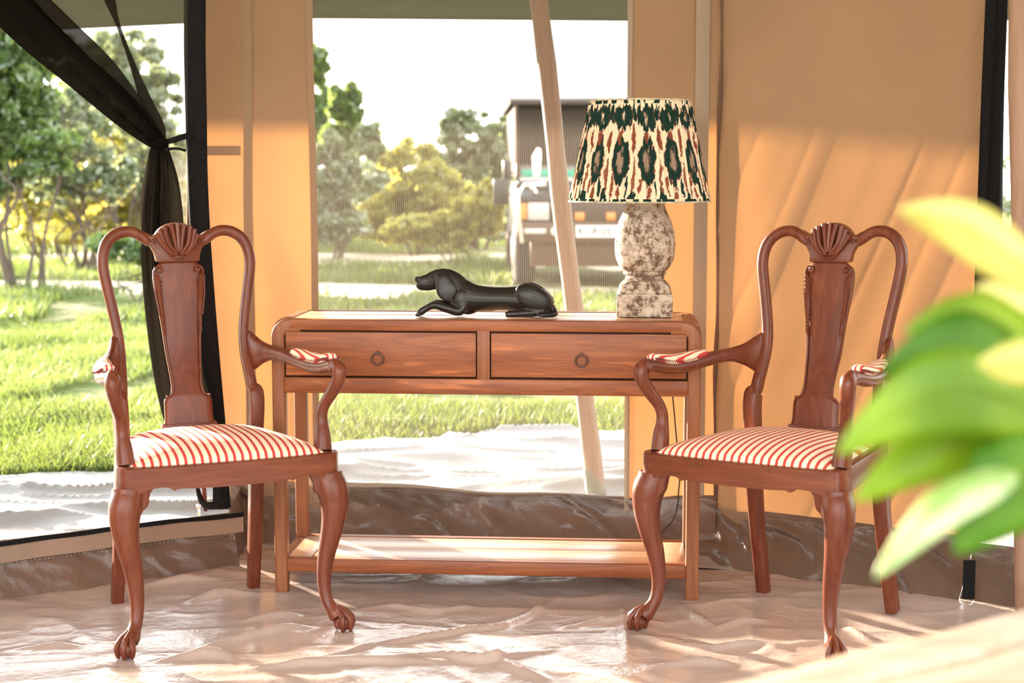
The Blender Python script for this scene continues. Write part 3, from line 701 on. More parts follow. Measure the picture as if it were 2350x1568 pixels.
rel(ribbon('net_fold', [at(120,-440,YN+.03), at(225,-90,YN+.04), at(252,0,YN+.04), at(272,60,YN+.04), at(305,150,YN+.04), at(335,230,YN+.04), at(362,290,YN+.03), at(374,325,YN+.02)], [.12,.05,.03,.010,.016,.034,.040,.02], M['net_fold'], None, .003, 12, 7, .004), net)
rel(ribbon('net_tail', [at(370,328,YN), at(366,352,YN), at(370,420,YN), at(372,500,YN), at(376,600,YN), at(388,720,YN), at(410,850,YN), at(436,960,YN), at(452,1060,YN), at(458,1110,YN+.02)], [.034,.052,.088,.110,.125,.13,.14,.14,.09,.03], M['net_black'], None, .014, 12, 19, .014), net)
rel(ribbon('net_fold', [at(352,345,YN+.03), at(345,400,YN+.03), at(338,470,YN+.03), at(343,560,YN+.03), at(356,680,YN+.03), at(375,800,YN+.03), at(400,930,YN+.03)], [.02,.035,.045,.04,.035,.03,.03], M['net_fold'], None, .004, 10, 7, .006), net)
m = MB(); kc = Vector((0,0,0))
m.ball((.002,-.02,-.002), (.021,.024,.016), 14, 9); m.tube([(-.012,-.03,-.006),(0,-.046,.004),(.02,-.035,.008),(.03,-.02,.006)], [.006,.008,.009,.007], 8); m.build('knot', M['net_black'], net)
tie = ribbon('tie_strap', [at(372,328,YN-.02), at(396,322,YN-.02), at(415,316,YN-.01), at(436,310,YN+.02)], [.010,.016,.017,.018], M['strap'], None, .003, 8, 5, .002); rel(tie, net)
tie = ribbon('tie_strap', [at(378,344,YN-.02), at(396,341,YN-.02), at(412,342,YN-.01), at(426,346,YN+.02)], [.012,.007,.007,.008], M['strap'], None, .003, 8, 5, .002); rel(tie, net)
# the flat part of the net between the roll and the door post
def flat_net():
    A1, A2, B1, B2 = at(-360,-470,YN+.05), at(372,322,YN+.05), at(434,-470,YN+.06), at(430,600,YN+.06)
    def f(u, v):
        a = np.array(A1)[None]*(1-v)[:,None]+np.array(A2)[None]*v[:,None]; b = np.array(B1)[None]*(1-v)[:,None]+np.array(B2)[None]*v[:,None]
        P = a*(1-u)[:,None]+b*u[:,None]; P[:,1] += .01*np.sin(u*9+v*3)*(1-v); return P
    o = grid_obj('net_sheet', f, 30, 40, M['net_grey'])
    return rel(o, net)
flat_net()
post_m = MB(); post_m.tube([at(428,-440,5.02), at(433,300,5.02), at(436,700,5.02), gz(440,1205,0)+Vector((0,.25,0))], .0085, 12)
po = post_m.build('thin_door_post', M['chair_wood']); meta(po, 'thin reddish wooden post just left of the wide black strap', 'post')
# right hand big pole
pr = MB(); pr.tube([Vector((at(2346,-160,4.15).x, 4.15, 2.45)), at(2348,-160,4.15), at(2345,200,4.15), at(2352,500,4.15), at(2356,800,4.15), at(2360,1300,4.15), gz(2362,1420)], [.033,.034,.034,.033,.034,.036,.036], 20)
po = pr.build('tent_pole', M['pole_wood']); meta(po, 'pinkish wooden upright pole at the right edge of the picture', 'pole')
# black frame base + zip below the left chair
mb = MB(); 
zf = ribbon('door_frame_corner', [at(448,1100,4.88), at(470,1158,4.88), at(528,1152,4.88)], [.006,.020,.03], M['strap'], None, .004, 8, 5); zf.parent = strap
zp = empty('zip_pull', at(456,1162,4.86), (0,0,0), 'small metal zip pull hanging at the bottom corner of the left doorway', 'zip pull')
m = MB(); m.box((0,0,0), (.016,.008,.012)); m.build('slider', M['steel'], zp, bevel=.002)
m = MB(); m.box((.002,-.006,-.022), (.008,.0022,.030)); m.tube([(.002+.0045*math.cos(a), -.006, -.036+.006*math.sin(a)) for a in np.linspace(0, 2*PI, 13)], .0013, 6); m.build('pull_tab', M['steel'], zp, bevel=.0006)

# ------------------------------------------------------------------ placements (plan origin, heading)
CHL = ((-.698, 4.009), math.radians(25.3)); CHR = ((.574, 3.977), math.radians(-36.5)); TBL = ((-.078, 4.475), math.radians(-4.4))
TW, TD, TH = 1.208, .33, .785
def world(pl, x, y):
    (ox, oy), a = pl; return ox+x*math.cos(a)-y*math.sin(a), oy+x*math.sin(a)+y*math.cos(a)
FEET = [world(c, sx*x, y) for c in (CHL, CHR) for sx in (-1, 1) for x, y in ((.29, .01), (.196, .537))] + \
       [world(TBL, sx*(TW/2-.02), y) for sx in (-1, 1) for y in (.02, TD-.02)]
floor = grid_obj('floor', floor_f, 520, 540, M['floor_pvc'], kind='structure')

# ------------------------------------------------------------------ armchair
def yback(z): return interp(z, [.40,.494,.58,.714,.85,.937,1.0,1.06], [.462,.457,.470,.520,.541,.552,.562,.574])
def make_chair():
    W, WX = M['chair_wood'], M['chair_wood_x']
    c = empty('armchair', (0,0,0))
    FW, RW, FY, RY, Z1, Z0 = .288, .203, .015, .475, .469, .403
    def edge_x(y): return FW + (RW-FW)*(y-FY)/(RY-FY)
    # front rail with shaped lower edge, slightly bowed
    top = [(x, Z1) for x in np.linspace(-FW, FW, 33)]
    prof = [(0,.408),(.06,.4085),(.11,.410),(.135,.4115),(.146,.411),(.153,.4065),(.160,.413),(.170,.417),(.19,.4175),(.215,.414),(.24,.406),(.27,.403),(.288,.403)]
    bot = [(x, z) for x, z in reversed(prof)] + [(-x, z) for x, z in prof[1:]]
    def bow(x): return FY - .014*(1-(x/FW)**2) + .028*max(0, (abs(x)-.262)/.026)**2.2
    m = MB(); xs = np.linspace(-FW, FW, 61)
    bx = [p[0] for p in sorted(bot)]; bz = [p[1] for p in sorted(bot)]
    vs = []; 
    for x in xs:
        zb_ = float(np.interp(x, bx, bz)); y0 = bow(x); y1 = y0+.028
        if abs(x) > .262: y1 = max(y1, FY+.05)
        vs += [(x, y0, zb_), (x, y0, Z1-.003), (x*.995, y0+.003, Z1), (x, y1, Z1), (x, y1, zb_)]
    fs = []
    for i in range(len(xs)-1):
        for k in range(5): fs.append((i*5+k, i*5+(k+1)%5, (i+1)*5+(k+1)%5, (i+1)*5+k))
    fs += [tuple(range(5))[::-1], tuple((len(xs)-1)*5+k for k in range(5))]
    m.add(vs, fs).build('front_rail', WX, c)
    for s_ in (-1, 1):
        m = MB(); m.prism([(FY+.04, Z0), (RY+.01, Z0+.006), (RY+.01, Z1), (FY+.04, Z1)], .026, lambda u, v, d, s_=s_: (s_*(edge_x(u)-d), u, v))
        m.build('side_rail', W, c, bevel=.003)
    MB().box((0, RY+.005, (Z0+Z1)/2+.004), (RW*2-.02, .024, Z1-Z0)).build('rear_rail', WX, c, bevel=.002)
    # slip seat
    n = 41; V = []; 
    for j in range(n):
        for i in range(n):
            u = -1+2*i/(n-1); v = -1+2*j/(n-1)
            y = .026+ (v+1)/2*.440; hw = edge_x(y)-.020
            y2 = y + (-.012*(1-u*u) if v < 0 else 0)*(-v)
            dome = (1-abs(u)**3.2)*(1-abs(v)**3.2); e_ = min(1, dome*6)**.5
            z = Z1-.010 + .016*e_ + .040*dome**.8
            V.append((u*hw, y2, z))
    F = [(j*n+i, j*n+i+1, (j+1)*n+i+1, (j+1)*n+i) for j in range(n-1) for i in range(n-1)]
    so_ = np_mesh('seat_cushion', V, F, M['stripe'], c, True)
    md = so_.modifiers.new('s', 'SOLIDIFY'); md.thickness = .02; md.offset = -1
    # front cabriole legs
    for s_ in (-1, 1):
        B = (.256, .050); d = .7071
        prof = [(.412,.004,.039,3.2),(.395,.008,.040,3.0),(.37,.019,.041,2.6),(.34,.024,.0375,2.3),(.30,.021,.032,2.1),(.25,.009,.0265,2),(.20,-.005,.0225,2),(.15,-.014,.0190,2),(.11,-.015,.0168,2),(.08,-.009,.0158,2),(.060,.002,.0170,2),(.045,.014,.021,2),(.035,.022,.020,2)]
        P = cr([(z, q, r, pw) for z, q, r, pw in prof], 4); pts = [(s_*(B[0]+d*q), B[1]-d*q-.028*(max(0, 1-z/.34))**.8, z) for z, q, r, pw in P]
        m = MB(); m.tube(pts, [r for z, q, r, pw in P], 20, up=(0,1,0), p=2.3); leg = m.build('leg', W, c)
        fc = (s_*(B[0]+d*.038), B[1]-d*.038-.026)
        m = MB(); m.ball((fc[0], fc[1], .022), (.0225,.0225,.022), 14, 9)
        for a in (-.25, .75, -1.25, 3.0):
            dx, dy = s_*math.cos(-PI/4+a), math.sin(-PI/4+a)
            ax_ = (s_*(B[0]+d*.018), B[1]-d*.018-.024)
            m.tube([(ax_[0]+dx*.004, ax_[1]+dy*.004, .062), (fc[0]*.6+ax_[0]*.4+dx*.014, fc[1]*.6+ax_[1]*.4+dy*.014, .050), (fc[0]+dx*.022, fc[1]+dy*.022, .036), (fc[0]+dx*.0255, fc[1]+dy*.0255, .022), (fc[0]+dx*.022, fc[1]+dy*.022, .008), (fc[0]+dx*.020, fc[1]+dy*.020, .0005)], [.006,.0082,.0086,.0068,.0062,.003], 8)
        m.build('claw_foot', W, leg)
        # scrolled knee brackets under front and side rail
        out = [(.262,.415),(.196,.417),(.204,.411),(.210,.402),(.213,.390),(.214,.377),(.219,.367),(.228,.361),(.234,.350),(.241,.340),(.252,.325),(.262,.32)]
        m = MB(); m.prism([(u, v) for u, v in out], .022, lambda u, v, dd, s_=s_: (s_*u, FY+.004+dd, v)); m.build('knee_bracket', W, c, bevel=.003)
        m = MB(); m.prism([(FY+.290-u+.012, v) for u, v in out], .020, lambda u, v, dd, s_=s_: (s_*(edge_x(u)-.004-dd), u, v)); m.build('knee_bracket', W, c, bevel=.003)
    # rear leg + back post in one sweep up to the top arch
    for s_ in (-1, 1):
        P = [(.196,.537,0,.0165,.0185,6),(.193,.508,.12,.0175,.0195,6),(.191,.482,.25,.0185,.021,6),(.189,.466,.37,.019,.023,6),(.187,.459,.46,.019,.0245,6),(.190,.459,.54,.0205,.0245,6),(.1905,.464,.572,.0205,.0240,6),(.1895,.467,.585,.0195,.0225,5.5),(.183,.472,.596,.0150,.019,4.5),(.180,.480,.622,.0142,.018,4),(.177,.497,.66,.0145,.017,3.2),(.1745,.513,.70,.014,.0165,3),(.177,.526,.75,.014,.0165,2.8),(.186,.537,.81,.0145,.0165,2.6),(.197,.546,.87,.0148,.0165,2.5),(.2055,.552,.92,.015,.0165,2.4),(.2075,.556,.950,.0152,.0165,2.3),(.202,.562,.984,.0155,.0165,2.3),(.186,.568,1.011,.0158,.0165,2.3),(.160,.572,1.028,.0158,.0165,2.3),(.131,.574,1.032,.0155,.0165,2.3),(.108,.573,1.025,.0148,.016,2.3),(.090,.572,1.012,.0140,.0155,2.3),(.074,.570,.998,.010,.012,2.3)]
        Q = cr(P, 4); N = len(Q); vs = []; n = 16
        for i, q in enumerate(Q):
            a = Vector(Q[max(i-1,0)][:3]); b = Vector(Q[min(i+1,N-1)][:3]); t = (b-a).normalized()
            sd_ = Vector((t.z, 0, -t.x)).normalized(); up = sd_.cross(t).normalized(); pw = q[5]
            for k in range(n):
                an = 2*PI*(k+.5)/n; c_, s2 = math.cos(an), math.sin(an)
                p_ = Vector(q[:3]) + sd_*math.copysign(abs(c_)**(2/pw), c_)*q[3] + up*math.copysign(abs(s2)**(2/pw), s2)*q[4]
                vs.append((s_*p_.x, p_.y, p_.z))
        fs = [(i*n+k, i*n+(k+1)%n, (i+1)*n+(k+1)%n, (i+1)*n+k) for i in range(N-1) for k in range(n)] + [tuple(range(n)), tuple((N-1)*n+k for k in range(n))]
        MB().add(vs, fs).build('rear_leg_and_post', W, c)
    # crest block
    half = [(0,.947),(.0585,.947),(.0612,.952),(.0622,.962),(.0655,.975),(.072,.987),(.082,.9985),(.095,1.0075),(.108,1.0120),(.112,1.020),(.110,1.032),(.104,1.0355),(.092,1.033),(.080,1.0265),(.070,1.020)]
    arc = [(.064*math.cos(a), 1.003+.052*math.sin(a)) for a in np.linspace(.38, PI/2, 9)]
    hp = half + arc; outl = hp + [(-x, z) for x, z in reversed(hp[1:-1])]
    m = MB(); m.prism(outl, .026, lambda u, v, dd: (u, yback(v)-.004+dd-.006*(1-(u/.08)**2), v)); m.build('crest', WX, c, bevel=.003)
    # carved shell
    m = MB()
    NF = 9
    for k in range(NF):
        ph = -1+2*k/(NF-1); a = PI/2 - ph*1.28; rx, rz = .059*math.cos(a), .050*math.sin(a)
        bxx = ph*.010; P = [(bxx, .975+.006*ph*ph), (bxx*1.5+rx*.18, .984+.004*abs(ph)), (rx*.62, .997+.45*rz*.8), (rx, 1.005+rz)]
        if abs(ph) > .7: P = [(bxx*.4, .967), (rx*.45, .975), (rx*.78, .997), (rx*1.0, 1.008+rz)]
        elif abs(ph) > .45: P = [(bxx*.6, .970), (rx*.40, .980), (rx*.78, 1.002), (rx, 1.005+rz)]
        Q = cr(P, 6); N = len(Q)
        m.tube([(q[0], yback(q[1])-.0125-.007*(1-(q[0]/.08)**2), q[1]) for q in Q], [.0022+.0056*(i/(N-1))**.8 for i in range(N)], 8)
    m.build('shell_carving', W, c)
    m = MB()
    rim = [(-.062,1.012),(-.052,1.008),(-.040,.992),(-.026,.970),(-.012,.959),(0,.956),(.012,.959),(.026,.970),(.040,.992),(.052,1.008),(.062,1.012)]
    Q = cr(rim, 4); m.tube([(q[0], yback(q[1])-.0125-.006*(1-(q[0]/.08)**2), q[1]) for q in Q], .0028, 6)
    for s_ in (-1, 1):
        sp_ = [(s_*(.064+(.0085-.0008*i)*math.cos(-i*.62+1.9)), 1.004+(.0085-.0008*i)*math.sin(-i*.62+1.9)) for i in range(11)]
        m.tube([(x, yback(z)-.011, z) for x, z in sp_], .0023, 6)
    m.build('scroll_carving', W, c)
    # splat
    sh = [(.495,.0745),(.505,.069),(.52,.0665),(.565,.0665),(.574,.064),(.579,.057),(.584,.0495),(.592,.0455),(.61,.0432),(.640,.0445),(.70,.0500),(.772,.0560),(.83,.0640),(.87,.0695),(.90,.0725),(.922,.0715),(.934,.066),(.942,.056),(.947,.050)]
    m = MB(); N = len(sh); rows = []
    nx = 9
    vs = []
    for z, hw in sh:
        for k in range(nx):
            x = -hw+2*hw*k/(nx-1); vs.append((x, yback(z)-.002-.003*(1-(x/hw)**2), z))
    fs = [(j*nx+i, j*nx+i+1, (j+1)*nx+i+1, (j+1)*nx+i) for j in range(N-1) for i in range(nx-1)]
    sp = MB().add(vs, fs).build('splat', W, c); md = sp.modifiers.new('s', 'SOLIDIFY'); md.thickness = .014; md.offset = -1 if sum(p.normal.y for p in sp.data.polygons) < 0 else 1
    # carved edge mouldings, leaves and scrolls on the splat
    for s_ in (-1, 1):
        m = MB(); e_ = [(z, hw) for z, hw in sh if .578 < z < .80]
        Q = cr([(s_*(hw-.004), yback(z)-.0055, z) for z, hw in e_], 4)
        tail_ = [(s_*.058, yback(.577)-.004, .5765)]
        m.tube([tuple(tail_[0])]+[tuple(q) for q in Q], .0030, 8); m.ball((s_*.0585, yback(.58)-.005, .5795), .0045, 8, 6)
        m.build('edge_moulding', W, sp)
        m = MB()
        for i in range(15):
            z = .905-.0105*i*1.02; hw = interp(z, [a for a, b in sh], [b for a, b in sh]); wdt = .021*(1-i/19)
            xo = s_*(hw-.002); xi = s_*(hw-.002-wdt); zz = z
            m.tube([(xo, yback(zz+.018)-.006, zz+.018), ((xo*.55+xi*.45), yback(zz)-.0125, zz+.004), (xi, yback(zz-.014)-.008, zz-.014)], [.0026,.0042,.0016], 6)
        sp_ = [(s_*(.053+(.0115-.0009*i)*math.cos(i*.60+.3)), .926+(.0115-.0009*i)*math.sin(i*.60+.3)) for i in range(12)]
        m.tube([(x, yback(z)-.0095, z) for x, z in sp_], [.0028+.00016*i for i in range(12)], 7); m.ball((s_*.053, yback(.926)-.010, .926), .0048, 8, 6)
        m.tube([(s_*.0645, yback(.93)-.005, .930), (s_*.0700, yback(.91)-.005, .905), (s_*.0685, yback(.86)-.005, .86), (s_*.060, yback(.80)-.004, .800)], .0030, 6)
        m.build('leaf_carving', W, sp)
    MB().box((0, .463, .488), (.155, .022, .034)).build('splat_shoe', WX, c, bevel=.005)
    # arms
    for s_ in (-1, 1):
        A = [(.1865,.524,.690,.014,.062,3.4),(.194,.498,.690,.0145,.054,3.0),(.208,.456,.692,.015,.033,2.4),(.226,.412,.694,.0155,.0205,2.2),(.242,.365,.692,.017,.0185,2.2),(.258,.312,.686,.0205,.019,2.2),(.272,.256,.680,.0235,.0195,2.2),(.281,.198,.677,.024,.0195,2.2),(.287,.145,.681,.0225,.019,2.1),(.290,.100,.689,.021,.018,2),(.290,.068,.692,.0195,.018,2),(.289,.046,.684,.018,.018,2)]
        Q = cr(A, 4); N = len(Q); n = 16; vs = []
        for i, q in enumerate(Q):
            a = Vector(Q[max(i-1,0)][:3]); b = Vector(Q[min(i+1,N-1)][:3]); t = (b-a).normalized(); sd_ = t.cross(Vector((0,0,1))).normalized(); up = sd_.cross(t); pw = q[5]
            for k in range(n):
                an = 2*PI*k/n; c_, s2 = math.cos(an), math.sin(an)
                p_ = Vector(q[:3])+sd_*math.copysign(abs(c_)**(2/pw), c_)*q[3]+up*math.copysign(abs(s2)**(2/pw), s2)*q[4]; vs.append((s_*p_.x, p_.y, p_.z))
        fs = [(i*n+k, i*n+(k+1)%n, (i+1)*n+(k+1)%n, (i+1)*n+k) for i in range(N-1) for k in range(n)]+[tuple(range(n)), tuple((N-1)*n+k for k in range(n))]
        MB().add(vs, fs).build('armrest', W, c)
        U = [(.289,.064,.698,.0150),(.2915,.045,.690,.0195),(.292,.038,.672,.0200),(.288,.046,.648,.0185),(.279,.064,.620,.0172),(.268,.083,.592,.0162),(.262,.092,.566,.0162),(.261,.092,.540,.0175),(.260,.084,.508,.0225),(.258,.074,.468,.0250)]
        Q = cr(U, 4); MB().tube([(s_*q[0], q[1], q[2]) for q in Q], [(q[3]*.92, q[3]) for q in Q], 16, up=(0,1,0), p=2.4).build('arm_support', W, c)
        # upholstered pad and its lacing
        Pd = [(.257,.322,.701,.005,.004),(.260,.312,.703,.0155,.012),(.268,.270,.700,.0215,.0155),(.277,.225,.697,.0245,.0160),(.284,.175,.697,.0245,.016),(.289,.130,.703,.0225,.0155),(.291,.103,.709,.0195,.013),(.291,.088,.711,.014,.009),(.291,.082,.709,.004,.003)]
        Q = cr(Pd, 5); pd = MB().tube([(s_*q[0], q[1], q[2]) for q in Q], [(q[3], q[4]) for q in Q], 14).build('arm_pad', M['stripe_pad'], c)
        m = MB()
        for i in range(3, len(Q)-4, 1):
            q = Q[i]
            for e_ in (-1, 1):
                x = s_*q[0]+e_*(q[3]+.001); m.tube([(x, q[1], q[2]+.001), (x+e_*.0025, q[1]+.0015, q[2]-.0035), (x+e_*.0020, q[1]+.004, q[2]-.0075)], .0011, 5)
        m.build('lacing', M['lace'], pd, kind='stuff')
    return c
M['lace'] = plain('dark_red_lacing', (.16,.025,.03), .7)
ch1 = make_chair(); ch1.location = (*CHL[0], 0); ch1.rotation_euler = (0, 0, CHL[1])
meta(ch1, 'carved mahogany armchair with striped seat at the left, in front of the doorway', 'chair', 'carved armchairs either side of the console')
def dup(o, parent=None):
    q = o.copy(); COL.objects.link(q); q.parent = parent
    for ch in list(o.children): dup(ch, q)
    return q
ch2 = dup(ch1); ch2.location = (*CHR[0], 0); ch2.rotation_euler = (0, math.radians(-1.1), CHR[1]); ch2.location.z = .003; ch2.location.x -= .014
ch2['label'] = 'carved mahogany armchair with striped seat at the right, before the tan canvas wall'

# ------------------------------------------------------------------ console table
tb = empty('console_table', (*TBL[0], 0), (0,0,TBL[1]), 'reddish wooden console table with two drawers, rounded corners and a low shelf', 'table')
hw = TW/2; LG = .038
def leg_path(sx):   # waterfall frame: upright that rounds into the top rail
    r = .032; P = [(sx*(hw-LG/2), 0), (sx*(hw-LG/2), .25), (sx*(hw-LG/2), .50), (sx*(hw-LG/2), TH-LG/2-r)]
    for a in np.linspace(.15, PI/2, 7): P.append((sx*(hw-LG/2-r+r*math.cos(a)), TH-LG/2-r+r*math.sin(a)))
    return P
for y_ in (LG/2, TD-LG/2):
    for sx in (-1, 1):
        pts = [(x, y_, z) for x, z in leg_path(sx)]
        MB().tube(pts+[(sx*(hw-.085), y_, TH-LG/2)], LG/2, 20, up=(0,1,0), p=5).build('leg', M['teak_z'], tb)
# top boards (three planks), front and rear rail
m = MB(); m.prism([(-hw+.05,TH-.032),(hw-.05,TH-.032),(hw-.05,TH),(-hw+.05,TH)], LG, lambda u, v, d: (u, d, v)); m.build('top_rail', M['teak'], tb, bevel=.006)
m = MB(); m.prism([(-hw+.05,TH-.032),(hw-.05,TH-.032),(hw-.05,TH),(-hw+.05,TH)], LG, lambda u, v, d: (u, TD-LG+d, v)); m.build('top_rail', M['teak'], tb, bevel=.006)
nb = 2; span = TD-2*LG
for i in range(nb):
    MB().box((0, LG+span*(i+.5)/nb, TH-.0125), (TW-.10, span/nb-.0012, .022)).build('plank', M['teak_top'], tb, bevel=.0012)
for sx in (-1, 1):   # rounded end of the top
    pr_ = []; r = .034
    for a in np.linspace(0, PI/2, 9): pr_.append((sx*(hw-r+r*math.cos(a)), TH-r+r*math.sin(a)))
    pr_ = [(sx*hw, TH-.06)]+pr_+[(sx*(hw-.05), TH), (sx*(hw-.05), TH-.024), (sx*(hw-.022), TH-.034), (sx*(hw-.020), TH-.06)]
    m = MB(); m.prism(pr_, span, lambda u, v, d: (u, LG+d, v)); m.build('rounded_end', M['teak'], tb)
    m = MB(); m.box((sx*(hw-.014), TD/2, .672), (.020, span+.01, .17)); m.build('side_panel', M['teak'], tb, bevel=.001)
DB, DT = .622, .752
for y_ in (.019, TD-.019):
    MB().box((0, y_, .5975), (TW-2*LG+.004, .036, .044)).build('lower_rail', M['teak'], tb, bevel=.004)
MB().box((-.002, .018, (DB+DT)/2), (.036, .034, DT-DB+.008)).build('divider', M['teak_z'], tb, bevel=.002)
MB().box((0, TD-.018, (DB+DT)/2), (TW-2*LG, .012, DT-DB+.004)).build('back_panel', M['teak'], tb)
MB().box((0, TD/2, .590), (TW-2*LG, TD-.05, .008)).build('bottom_panel', M['teak'], tb)
for sx in (-1, 1):
    x0, x1 = (-hw+LG, -.020) if sx < 0 else (.016, hw-LG)
    cx_ = (x0+x1)/2; wd = x1-x0
    MB().box((cx_, .016, (DB+DT)/2), (wd+.001, .004, DT-DB+.001)).build('drawer_recess', M['gap'], tb, smooth=False)
    e = MB(); e.box((cx_, .012, (DB+DT)/2), (wd-.007, .016, DT-DB-.007)); dr = e.build('drawer', M['teak'], tb, bevel=.0012)
    kx = cx_+(.0 if sx < 0 else .0)
    kx = -.300 if sx < 0 else .272
    m = MB(); m.tube([(kx+.0165*math.cos(a), -.0035-.0015*math.sin(a), .674+.0165*math.sin(a)) for a in np.linspace(0, 2*PI, 25)], .0026, 8, up=(0,1,0), cap=False)
    m.tube([(kx, .006, .692), (kx, -.006, .692)], [.005, .0045], 10); m.build('ring_pull', M['iron'], dr)
# shelf
SZ = .098
for y_ in (.019, TD-.019):
    MB().box((0, y_, SZ-.020), (TW-2*LG+.004, .034, .040)).build('shelf_rail', M['teak'], tb, bevel=.006)
for sx in (-1, 1):
    MB().box((sx*(hw-.019), TD/2, SZ-.020), (.030, TD-2*LG+.004, .036)).build('shelf_rail', M['teak_z'], tb, bevel=.004)
    MB().box((sx*(hw-LG-.030), TD/2, SZ-.010), (.066, TD-.075, .018)).build('end_board', M['teak_top'], tb, bevel=.001)
for i in range(2):
    s_ = (TD-.075)/2; MB().box((0, .0375+s_*(i+.5), SZ-.0105), (TW-2*LG-.135, s_-.0012, .018)).build('plank', M['teak_top'], tb, bevel=.001)

def on_table(px, py, back=.12):
    """plan point on the table's top seen at pixel"""
    p = gz(px, py, TH); return p
# ------------------------------------------------------------------ lamp
lp = gz(1484, 729, TH); lp = Vector((lp.x, lp.y+.080, TH))
lamp = empty('table_lamp', lp, (0,0,math.radians(-4)), 'weathered stone baluster lamp with pleated green and cream ikat shade', 'lamp')
m = MB(); s_ = .0795
m.box((0,0,.033), (s_*2,s_*2,.066))
base = m.build('plinth', M['stone'], lamp, bevel=.004, segs=3)
m = MB()   # square stepped moulding
prof = [(.064,.0715),(.0675,.0715),(.069,.0750),(.080,.0745),(.087,.0720),(.094,.0660),(.100,.0600),(.102,.0560)]
n4 = 4; vs = []
for z, r in prof:
    for k in range(32):
        a = 2*PI*k/32+PI/32; c_, s2 = math.cos(a), math.sin(a); pw = 9 if z < .09 else 5
        vs.append((math.copysign(abs(c_)**(2/pw), c_)*r, math.copysign(abs(s2)**(2/pw), s2)*r, z))
fs = [(i*32+k, i*32+(k+1)%32, (i+1)*32+(k+1)%32, (i+1)*32+k) for i in range(len(prof)-1) for k in range(32)]+[tuple(range(32)), tuple((len(prof)-1)*32+k for k in range(32))]
m.add(vs, fs); m.build('moulding', M['stone'], lamp)
pr_ = cr([(.056,.098),(.0565,.110),(.055,.116),(.0615,.119),(.0625,.124),(.0600,.128),(.068,.134),(.0785,.152),(.0855,.176),(.0872,.203),(.0850,.232),(.0780,.262),(.0690,.286),(.0600,.304),(.0560,.318),(.0585,.330),(.0640,.338),(.0640,.348),(.045,.352)], 4)
m = MB(); m.lathe([(r, z) for r, z in pr_], 56); bl = m.build('baluster', M['stone'], lamp)
for o_, st in ((bl, .005), (base, .0022)):
    tx = bpy.data.textures.new('rough', 'CLOUDS'); tx.noise_scale = .012; tx.noise_depth = 3
    if o_ is base:
        sb = o_.modifiers.new('s', 'SUBSURF'); sb.subdivision_type = 'SIMPLE'; sb.levels = 4; sb.render_levels = 4
    dm = o_.modifiers.new('d', 'DISPLACE'); dm.texture = tx; dm.strength = st; dm.mid_level = .55
# shade: pleated cone with UVs
def make_shade():
    z0, z1, r0, r1 = .327, .614, .202, .144; n, k = 720, 24; me = bpy.data.meshes.new('lamp_shade'); vs = []; 
    for j in range(k+1):
        v = j/k; r = r0+(r1-r0)*v; amp = .0028*(0 if j in (0, k) else 1)*(1.1-.5*v)
        for i in range(n):
            a = 2*PI*i/n; rr = r+amp*(math.sin(a*96+.9*math.sin(a*7))+.5*math.sin(a*61))*.7
            vs.append((rr*math.cos(a)-.017, rr*math.sin(a), z0+(z1-z0)*v))
    fs = [(j*n+i, j*n+(i+1)%n, (j+1)*n+(i+1)%n, (j+1)*n+i) for j in range(k) for i in range(n)]
    me.from_pydata(vs, [], fs); uv = me.uv_layers.new(name='UVMap'); arr = []
    for j in range(k):
        for i in range(n):
            arr += [i/n, j/k, (i+1)/n, j/k, (i+1)/n, (j+1)/k, i/n, (j+1)/k]
    uv.data.foreach_set('uv', arr); o = link('lamp_shade', me, M['ikat'], lamp, True)
    m_ = o.modifiers.new('s', 'SOLIDIFY'); m_.thickness = .0015
    for z, r in ((z0+.001, r0+.0005), (z1-.001, r1+.0005)):
        MB().tube([(r*math.cos(a)-.017, r*math.sin(a), z) for a in np.linspace(0, 2*PI, 90)], .0026, 6, cap=False).build('shade_wire', M['stripe_edge'], o)
M['stripe_edge'] = plain('cream_green_trim', (.45,.42,.30), .9, var=.5, sc=60)
make_shade()
m = MB(); m.tube([(0,0,.345),(0,0,.43)], .014, 12); m.ball((0,0,.47), (.03,.03,.042), 16, 10); m.build('bulb', M['white_sheet'], lamp)
cabP = [(lp.x+.06, lp.y+.085, TH+.004), (lp.x+.08, 4.86, TH+.004), (lp.x+.085, 4.90, TH-.03), tuple(at(1557,1060,4.93)), tuple(at(1557,1130,4.94)), tuple(at(1553,1170,4.95)), tuple(at(1540,1200,4.95)), tuple(at(1512,1232,4.96)), (.46,4.93,.012), (.30,4.94,.006)]
cab = MB().tube([tuple(p) for p in cr(cabP, 6)], .0022, 6).build('lamp_cable', M['cable']); meta(cab, 'thin black lamp cable hanging behind the console table right legs', 'cable')

# ------------------------------------------------------------------ dog figurine
def remeshed(mb, name, mat, voxel, parent, smooth_it=6):
    me = bpy.data.meshes.new(name+'_src'); me.from_pydata(mb.v, [], mb.f); bm = bmesh.new(); bm.from_mesh(me); bmesh.ops.recalc_face_normals(bm, faces=bm.faces[:]); bm.to_mesh(me); bm.free()
    o = bpy.data.objects.new(name+'_src', me); COL.objects.link(o)
    r = o.modifiers.new('r', 'REMESH'); r.mode = 'VOXEL'; r.voxel_size = voxel; r.use_smooth_shade = True
    s_ = o.modifiers.new('s', 'SMOOTH'); s_.iterations = smooth_it; s_.factor = .5
    dg = bpy.context.evaluated_depsgraph_get(); m2 = bpy.data.meshes.new_from_object(o.evaluated_get(dg)); m2.name = name
    bpy.data.objects.remove(o); return link(name, m2, mat, parent, True)
dgp = gz(1118, 724, TH); dgx = dgp.x
dog = empty('dog_figurine', (dgx, 4.49+.115, TH), (0,0,math.radians(-4)), 'black polished figurine of a hound lying down, facing left, on the console table', 'figurine')
